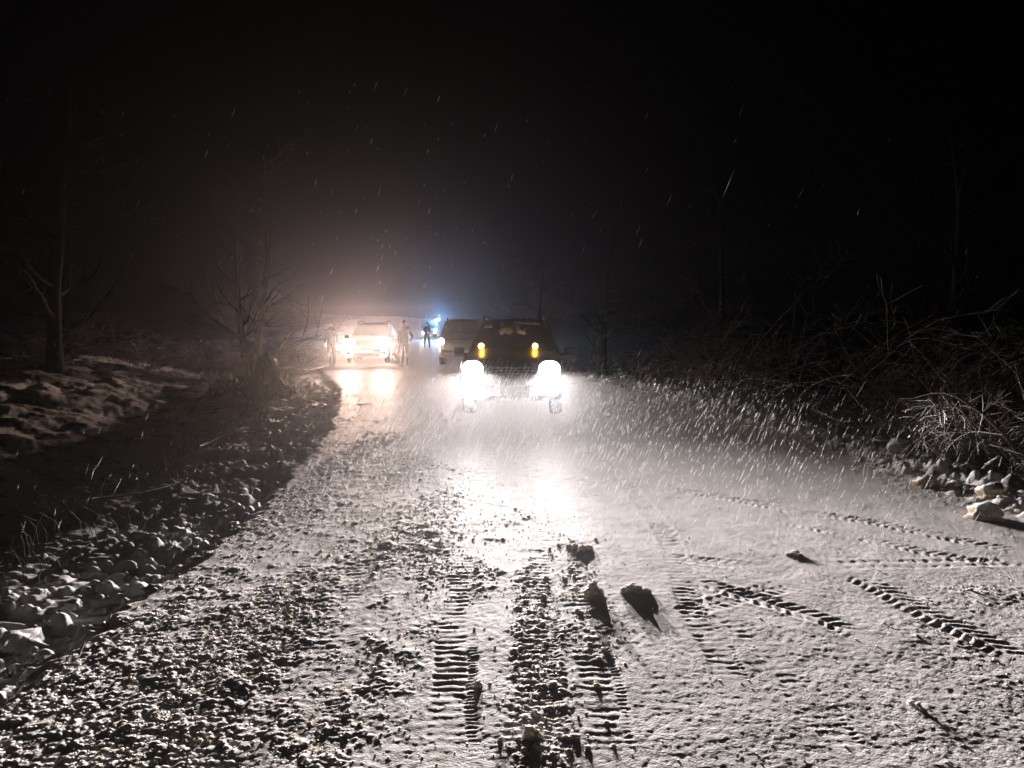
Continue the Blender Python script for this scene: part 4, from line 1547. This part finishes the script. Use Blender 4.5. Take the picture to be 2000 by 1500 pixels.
# ------------------------------------------------------------ falling sleet
def sleet():
    N = 3500
    y = 2.2 + 26 * rng.random(N) ** .9
    x = (rng.random(N) * 2 - 1) * (1.2 + .72 * y)
    z = rng.random(N) ** 3 * np.minimum(1.7 + .30 * y, 7)
    gust = noise(x * .5, y * .35 + z * .4, 5) > -.1
    N2 = 8000
    y2 = 12.3 - 7.8 * rng.random(N2) ** 1.1
    x2 = -1.3 + 4.4 * rng.random(N2) ** 1.5
    z2 = rng.random(N2) * 1.1
    x = np.concatenate([x[gust], x2]); y = np.concatenate([y[gust], y2]); z = np.concatenate([z[gust], z2])
    n = len(x)
    Lh = .012 + .055 * rng.random(n) ** 1.6
    r = (.0005 + .0009 * rng.random(n) ** 2) * (1 + y / 30)
    # direction: driven from upper right to lower left
    d = np.stack([.42 + rng.normal(0, .09, n), rng.normal(0, .12, n), np.ones(n)], -1)
    d /= np.linalg.norm(d, axis=1)[:, None]
    c = np.stack([x, y, z], -1)
    a = np.cross(d, [0, 1, 0]); a /= np.linalg.norm(a, axis=1)[:, None]
    b = np.cross(d, a)
    tip1, tip2 = c + d * Lh[:, None], c - d * Lh[:, None]
    ring = [c + a * r[:, None], c + b * r[:, None], c - a * r[:, None], c - b * r[:, None]]
    V = np.stack([tip1, tip2] + ring, 1).reshape(-1, 3)
    base = np.arange(n)[:, None] * 6
    tri = []
    for k in range(4):
        k2 = (k + 1) % 4
        tri.append(np.concatenate([base, base + 2 + k, base + 2 + k2], 1))
        tri.append(np.concatenate([base + 1, base + 2 + k2, base + 2 + k], 1))
    keepz = None
    me = mesh_np('falling_sleet', V, np.concatenate(tri), 3)
    m = bpy.data.materials.new('sleet'); m.use_nodes = True
    nt = m.node_tree; nt.nodes.clear()
    out = nt.nodes.new('ShaderNodeOutputMaterial')
    tr = nt.nodes.new('ShaderNodeBsdfTranslucent'); tr.inputs[0].default_value = (.95, .95, .95, 1)
    di = nt.nodes.new('ShaderNodeBsdfDiffuse'); di.inputs[0].default_value = (.9, .9, .9, 1)
    mx_ = nt.nodes.new('ShaderNodeMixShader'); mx_.inputs[0].default_value = .4
    nt.links.new(tr.outputs[0], mx_.inputs[1]); nt.links.new(di.outputs[0], mx_.inputs[2]); nt.links.new(mx_.outputs[0], out.inputs['Surface'])
    o = link('falling_sleet', me, m, None, False)
    tag(o, 'sleet and snow driven slantwise through the headlight beams', None, None, 'stuff')


sleet()

# ------------------------------------------------------------ haze
hz = box_mesh('haze', (0, 140, 2.6), (900, 340, 13.2))
m = bpy.data.materials.new('haze_air'); m.use_nodes = True
nt = m.node_tree; nt.nodes.clear()
out = nt.nodes.new('ShaderNodeOutputMaterial')
pv = nt.nodes.new('ShaderNodeVolumePrincipled')
pv.inputs['Color'].default_value = (.93, .92, .92, 1)
pv.inputs['Density'].default_value = HAZE_DENSITY
pv.inputs['Anisotropy'].default_value = HAZE_G
nt.links.new(pv.outputs[0], out.inputs['Volume'])
ho = link('haze', hz, m, None, False)
tag(ho, 'snowy haze filling the night air over the road', None, None, 'stuff')
